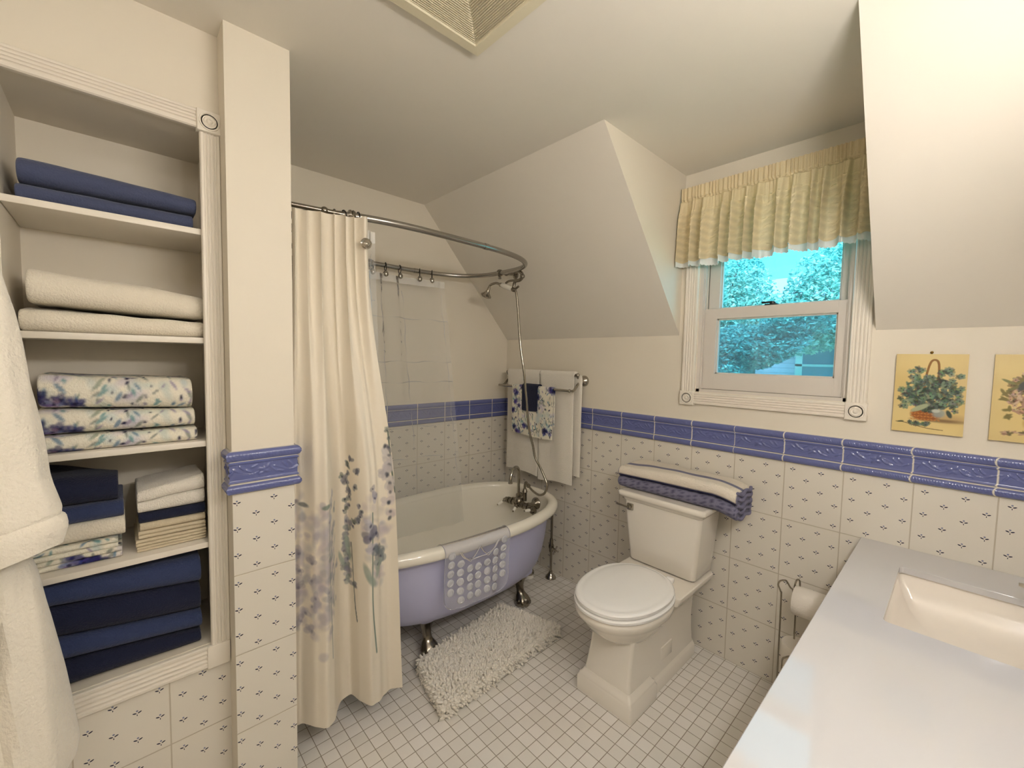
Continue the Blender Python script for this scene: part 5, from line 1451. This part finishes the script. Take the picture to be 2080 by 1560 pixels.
# ------------------------------------------------------------------ toilet paper stand
def paper_stand():
    t = thing('toilet_paper_stand', 'chrome wire toilet paper stand between the toilet and the vanity', 'paper holder', (1.89, -.12, 0))
    P = lambda n, mb, m, **k: build(n, mb, m, parent=t, **k)
    r = .0032
    P('wire_post', MB().add(tube(spline([(1.822, -.13, .012), (1.821, -.13, .25), (1.819, -.128, .46), (1.816, -.127, .482), (1.806, -.125, .505), (1.811, -.122, .522), (1.826, -.12, .530), (1.833, -.118, .528), (1.846, -.114, .506), (1.853, -.112, .503)], 7), r, 8)), M['wirechrome'])
    P('wire_post', MB().add(tube(spline([(1.866, -.10, .012), (1.866, -.10, .25), (1.864, -.10, .46), (1.858, -.105, .505), (1.862, -.105, .535), (1.868, -.105, .545), (1.874, -.105, .540), (1.876, -.107, .515), (1.878, -.11, .49)], 7), r, 8)), M['wirechrome'])
    P('roll_arm', MB().add(tube([(1.853, -.112, .503), (1.858, -.115, .478), (1.985, -.118, .478), (1.992, -.118, .49)], r, 8)), M['wirechrome'])
    P('front_guard', MB().add(tube(spline([(1.850, -.195, .012), (1.850, -.195, .20), (1.851, -.195, .245), (1.862, -.197, .262), (1.876, -.196, .272), (1.890, -.194, .262), (1.912, -.196, .225), (1.914, -.196, .012)], 7), r, 8)), M['wirechrome'])
    a = np.linspace(0, 2 * PI, 48, endpoint=False)
    P('base_ring', MB().add(tube(np.stack([1.885 + .075 * np.cos(a), -.13 + .075 * np.sin(a), np.full(48, .006)], -1), .004, 8, closed=True)).add(tube(spline([(1.822, -.15, .045), (1.808, -.155, .04), (1.805, -.158, .015), (1.818, -.16, .006)], 5), r, 8)), M['wirechrome'])
paper_stand()
def roll(label, c, ax, h, R, grp=None):
    c = np.array(c, float)
    t = thing('toilet_paper_roll', label, 'toilet paper', c, grp)
    ri = .020
    build('paper', MB().add(lathe([(ri, .0005), (R - .003, .0), (R, .004), (R, h - .004), (R - .003, h), (ri, h - .0005)], c, ax, 40)), M['paper'], parent=t)
    build('core', MB().add(lathe([(ri - .0006, .002), (ri - .0002, h - .002), (ri - .002, h - .002), (ri - .0024, .002)], c, ax, 28)).add(lathe([(0, h - .03), (ri - .002, h - .03)], c, ax, 28)), M['hole'], parent=t, label='brown cardboard core')
    return t
roll('toilet paper roll hanging on the arm of the wire stand', (1.862, -.118, .466), (1, 0, 0), .112, .056)
for k, w in enumerate(('bottom', 'middle', 'topmost')):
    roll('upright toilet paper roll stored %s of the stack in the wire stand' % {'bottom': 'at the bottom', 'middle': 'in the middle', 'topmost': 'at the top'}[w], (1.888, -.128, .012 + k * .0945), (0, 0, 1), .094, .058, 'spare rolls in the wire stand')

# ------------------------------------------------------------------ small wall pictures
def print_canvas(kind):
    w, h = .178, .276
    c = Canvas(w, h, (216, 192, 134), 1500); rg = np.random.default_rng(90 + kind)
    for k in range(30): c.blob(rg.uniform(0, w), rg.uniform(0, h), .05, .04, 0, [(226, 200, 134), (214, 186, 116), (230, 208, 146)][k % 3], .35, .7)
    if kind == 0:
        c.blob(.14, .055, .045, .014, 0, (176, 140, 96), .6, .5); c.blob(.12, .047, .06, .006, 0, (92, 62, 40), .7, .5)
        c.blob(.085, .066, .038, .022, .05, (150, 86, 36), 1, .12)
        for k in range(34): c.blob(.05 + (k % 9) * .0085, .048 + (k // 9) * .010, .004, .0022, .6 if k % 2 else -.6, (196, 128, 58), .8, .3)
        c.stroke([(.078, .15), (.080, .20), (.088, .245), (.098, .256), (.108, .245), (.110, .20), (.100, .15)], .0026, (140, 96, 38))
        cols = [(74, 92, 76), (98, 120, 96), (60, 74, 66), (120, 140, 116), (84, 100, 92), (48, 58, 48)]
        for k in range(330):
            a = rg.uniform(0, 2 * PI); q = rg.random() ** .55
            x = .092 + math.cos(a) * .062 * q * (1 + .2 * rg.normal() * .4); y = .138 + math.sin(a) * .060 * q
            if rg.random() < .5: flower(c, x, y, rg.uniform(.006, .010), cols[k % 6], (50, 60, 52), rg, .9)
            else: c.blob(x, y, .008, .0035, rg.uniform(0, 3), cols[(k * 5) % 6], .9, .25)
        for (x, y) in ((.05, .222), (.066, .212), (.120, .208), (.138, .214), (.158, .20), (.162, .155), (.160, .135), (.022, .15), (.028, .11), (.030, .095), (.158, .095), (.165, .12), (.045, .19), (.15, .18), (.128, .225), (.032, .135), (.152, .11)):
            for j in range(3): flower(c, x + rg.normal() * .005, y + rg.normal() * .005, .009, cols[j + 1], (50, 62, 54), rg)
        c.blob(.07, .088, .026, .008, .55, (168, 176, 140), .95, .2); c.blob(.118, .072, .016, .014, .4, (150, 158, 150), .9, .3); c.blob(.142, .072, .014, .006, -1.2, (66, 78, 66), 1, .2); c.blob(.11, .08, .010, .006, 0, (196, 200, 186), .9)
        for k in range(26): flower(c, .045 + rg.random() * .05, .026 + rg.random() * .012, .006, cols[k % 5], (52, 56, 50), rg)
        c.stroke([(.010, .034), (.03, .033), (.05, .028), (.09, .018), (.13, .015)], .001, (110, 84, 50)); c.blob(.022, .035, .009, .003, .2, (92, 92, 64), 1)
    else:
        cols = [(176, 140, 116), (196, 160, 134), (150, 112, 90), (120, 110, 70), (206, 178, 150), (96, 82, 56)]
        c.blob(.115, .062, .045, .032, 0, (188, 140, 74), 1, .12)
        for k in range(420):
            a = rg.uniform(0, 2 * PI); q = rg.random() ** .5
            x = .105 + math.cos(a) * .072 * q; y = .150 + math.sin(a) * .085 * q - .0
            if k % 2: flower(c, x, y, rg.uniform(.005, .009), cols[k % 6], (84, 66, 46), rg, .9)
            else: c.blob(x, y, .008, .003, rg.uniform(0, 3), cols[(k * 7) % 6], .9, .25)
        for (x, y) in ((.028, .15), (.025, .135), (.035, .10), (.040, .08), (.05, .18), (.06, .20), (.08, .235), (.10, .25)): 
            for j in range(3): c.blob(x + rg.normal() * .004, y + rg.normal() * .004, .010, .004, rg.uniform(0, 3), (128, 116, 66), .95, .25)
        c.blob(.062, .178, .018, .009, 1.1, (82, 84, 78), 1, .2); c.blob(.032, .190, .016, .004, -.5, (128, 128, 80), 1, .2); c.blob(.042, .168, .014, .004, .6, (120, 116, 72), 1)
        for k in range(24): c.blob(.03 + rg.random() * .08, .022 + rg.random() * .012, .008, .003, rg.uniform(0, 3), cols[k % 6], .9)
    return c
def plaque(x0, z0, w, h, kind, label):
    c = print_canvas(kind); nu, nv = 180, 270
    u = np.linspace(0, w, nu); v = np.linspace(0, h, nv); U_, V_ = np.meshgrid(u, v, indexing='ij')
    th = .013
    col = c.at(U_ / w * .178, V_ / h * .276)
    G = np.stack([x0 + U_, np.full_like(U_, -th - .0004), z0 + V_], -1)
    e = build('wall_plaque', MB().add(rbox(x0, x0 + w, -th, -.0005, z0, z0 + h, .0012)), M['plaqueedge'], label=label, cat='picture')
    build('print', MB().add(grid(G), col=col.reshape(-1, 3)), M['plaque'], parent=e, smooth=False)
    build('hanger', MB().add(lathe([(.003, 0), (.0045, .002), (.0045, .004), (0, .006)], (x0 + w * .5, -.002, z0 + h + .006), (0, -1, 0), 12)).add(box(x0 + w * .5 - .002, x0 + w * .5 + .002, -.006, -.001, z0 + h - .004, z0 + h + .006)), M['brass'], parent=e)
plaque(2.105, 1.173, .178, .276, 0, 'small yellow plaque with a handled basket of green flowers')
plaque(2.340, 1.173, .178, .276, 1, 'small yellow plaque with pinkish flowers in a bowl, cut by the right edge')

# ------------------------------------------------------------------ ceiling vent
def vent():
    x0, x1, y0, y1 = 1.225, 1.565, -1.600, -1.260
    t = thing('ceiling_vent', 'square ivory exhaust fan grille on the flat ceiling', 'vent', ((x0 + x1) / 2, (y0 + y1) / 2, HC - .02))
    def sq(g, z): return [(x0 + g, y0 + g, z), (x1 - g, y0 + g, z), (x1 - g, y1 - g, z), (x0 + g, y1 - g, z)]
    V, F = grid(np.array([sq(0, HC - .0005), sq(0, HC - .012), sq(.004, HC - .017), sq(.034, HC - .019), sq(.037, HC - .015), sq(.037, HC - .0005)]), cv=True)
    build('frame', MB().add((V, F)), M['ventplastic'], parent=t, smooth=False)
    L = []; g = .037
    while g < .165:
        L += [rrect(x0 + g, x1 - g, y0 + g, y1 - g, HC - .006, .004, 3), rrect(x0 + g + .0004, x1 - g - .0004, y0 + g + .0004, y1 - g - .0004, HC - .0150, .004, 3), rrect(x0 + g + .0036, x1 - g - .0036, y0 + g + .0036, y1 - g - .0036, HC - .0165, .003, 3), rrect(x0 + g + .0046, x1 - g - .0046, y0 + g + .0046, y1 - g - .0046, HC - .007, .003, 3)]
        g += .0062
    V, F = grid(np.array(L), cv=True)
    build('louvers', MB().add((V, F)), M['ventplastic'], parent=t, smooth=False)
vent()

# ------------------------------------------------------------------ bathrobe hung beside the niche
def bathrobe():
    t = thing('bathrobe', 'ivory plush bathrobe hanging at the far left edge beside the linen niche', 'bathrobe', (.86, -2.45, .44))
    P = lambda n, mb, m, **k: build(n, mb, m, parent=t, **k)
    zt = [1.72, 1.66, 1.571, 1.476, 1.341, 1.232, 1.132, 1.03, .936, .894, .786, .637, .522, .46, .435]
    yr = [-2.40, -2.345, -2.30, -2.285, -2.27, -2.262, -2.255, -2.24, -2.225, -2.215, -2.200, -2.182, -2.170, -2.163, -2.168]
    zz = np.linspace(1.72, .432, 90); N = 90
    wf = wobble(17, 6, 6.0); L = []
    for z in zz:
        r = np.interp(-z, [-q for q in zt], yr); l = -2.80 + .25 * max(0, (z - 1.45)) / .27 * .9
        yc, hw = (r + l) / 2, (r - l) / 2
        th = np.linspace(0, 2 * PI, N, endpoint=False); c, s = np.cos(th), np.sin(th)
        dep = .085 + .035 * (1.72 - z) / 1.3; k = min(1, (1.74 - z) / .12)
        y = yc + hw * np.sign(c) * np.abs(c) ** .75
        x = .755 + dep * .95 + dep * k * np.sign(s) * np.abs(s) ** .8
        fold = (.012 * np.sin(y * 62 + 1.5 * np.sin(z * 2.2)) + .008 * np.sin(y * 120 + z * 3)) * min(1, (1.72 - z) / .5) * (s > -.2)
        x = x + fold + .004 * wf(np.stack([x, y, np.full(N, z)], -1))
        L.append(np.stack([np.maximum(x, .742), y, np.full(N, z) - .008 * np.cos(y * 22)], -1))
    P('body', MB().add(loft(L[::-1])), M['robe'])
    # near sleeve
    zc = np.array([1.66, 1.571, 1.476, 1.341, 1.232, 1.132, 1.05, 1.0, .965]); ye = np.array([-2.30, -2.245, -2.228, -2.212, -2.197, -2.186, -2.169, -2.163, -2.172])
    rr = np.array([.05, .055, .06, .062, .064, .066, .070, .072, .068]); xc = np.array([.87, .885, .90, .91, .915, .92, .925, .928, .928])
    q = np.linspace(0, 1, 70); f = lambda a: np.interp(q, np.linspace(0, 1, 9), a)
    Z_, Y_, R_, X_ = f(zc), f(ye - rr), f(rr), f(xc); N = 48; L = []; th = np.linspace(0, 2 * PI, N, endpoint=False)
    for i in range(70):
        c, s = np.cos(th), np.sin(th); z = Z_[i]
        rad = R_[i] * (1 + .035 * np.sin(5 * th + z * 9) + .02 * np.sin(9 * th - z * 22))
        cuff = .004 * (1 if 1.028 > z else 0) - .004 * math.exp(-((z - 1.03) / .006) ** 2)
        x = X_[i] + (rad + cuff) * c * .85; y = Y_[i] + (rad + cuff) * s
        slant = .022 * (c * .3 - s * -.9) * np.clip((1.15 - z) / .15, 0, 1)
        L.append(np.stack([np.maximum(x, .745), y, z + slant + .0 * c], -1))
    inner = [l + (np.array([X_[-1], Y_[-1], 0]) - l * np.array([1, 1, 0])) * np.array([.14, .14, 0]) + np.array([0, 0, .004]) for l in (L[-1],)]
    inn2 = [inner[0] + np.array([0, 0, .06])]
    V, F = grid(np.array(L + inner + inn2), cv=True)
    P('sleeve', MB().add((V, F)), M['robe'])
    m_ = MB()
    V, F = grid(np.array([[(.985 + .012 * math.sin(j) - .03 * abs(i - 4) / 8, -2.40 + .035 * (i - 4) / 4 - .05 * (1.7 - z) , z) for i in range(9)] for j, z in enumerate(np.linspace(1.70, .95, 24))]))
    m_.add((V, F)); P('lapel', m_, M['robe'])
    P('pocket', MB().add(rbox(.975, .995, -2.44, -2.275, .74, .90, .009, 3)), M['robe'])
    hk = thing('robe_hook', 'small nickel robe hook on the closet wall holding the bathrobe', 'hook', (XS, -2.50, 1.74))
    build('hook_plate', MB().add(rbox(XS + .0005, XS + .006, -2.515, -2.485, 1.70, 1.78, .002)).add(tube(spline([(XS + .004, -2.50, 1.735), (XS + .04, -2.50, 1.728), (XS + .06, -2.50, 1.742), (XS + .062, -2.50, 1.765)], 6), .006, 10)), M['nickel'], parent=hk)
bathrobe()
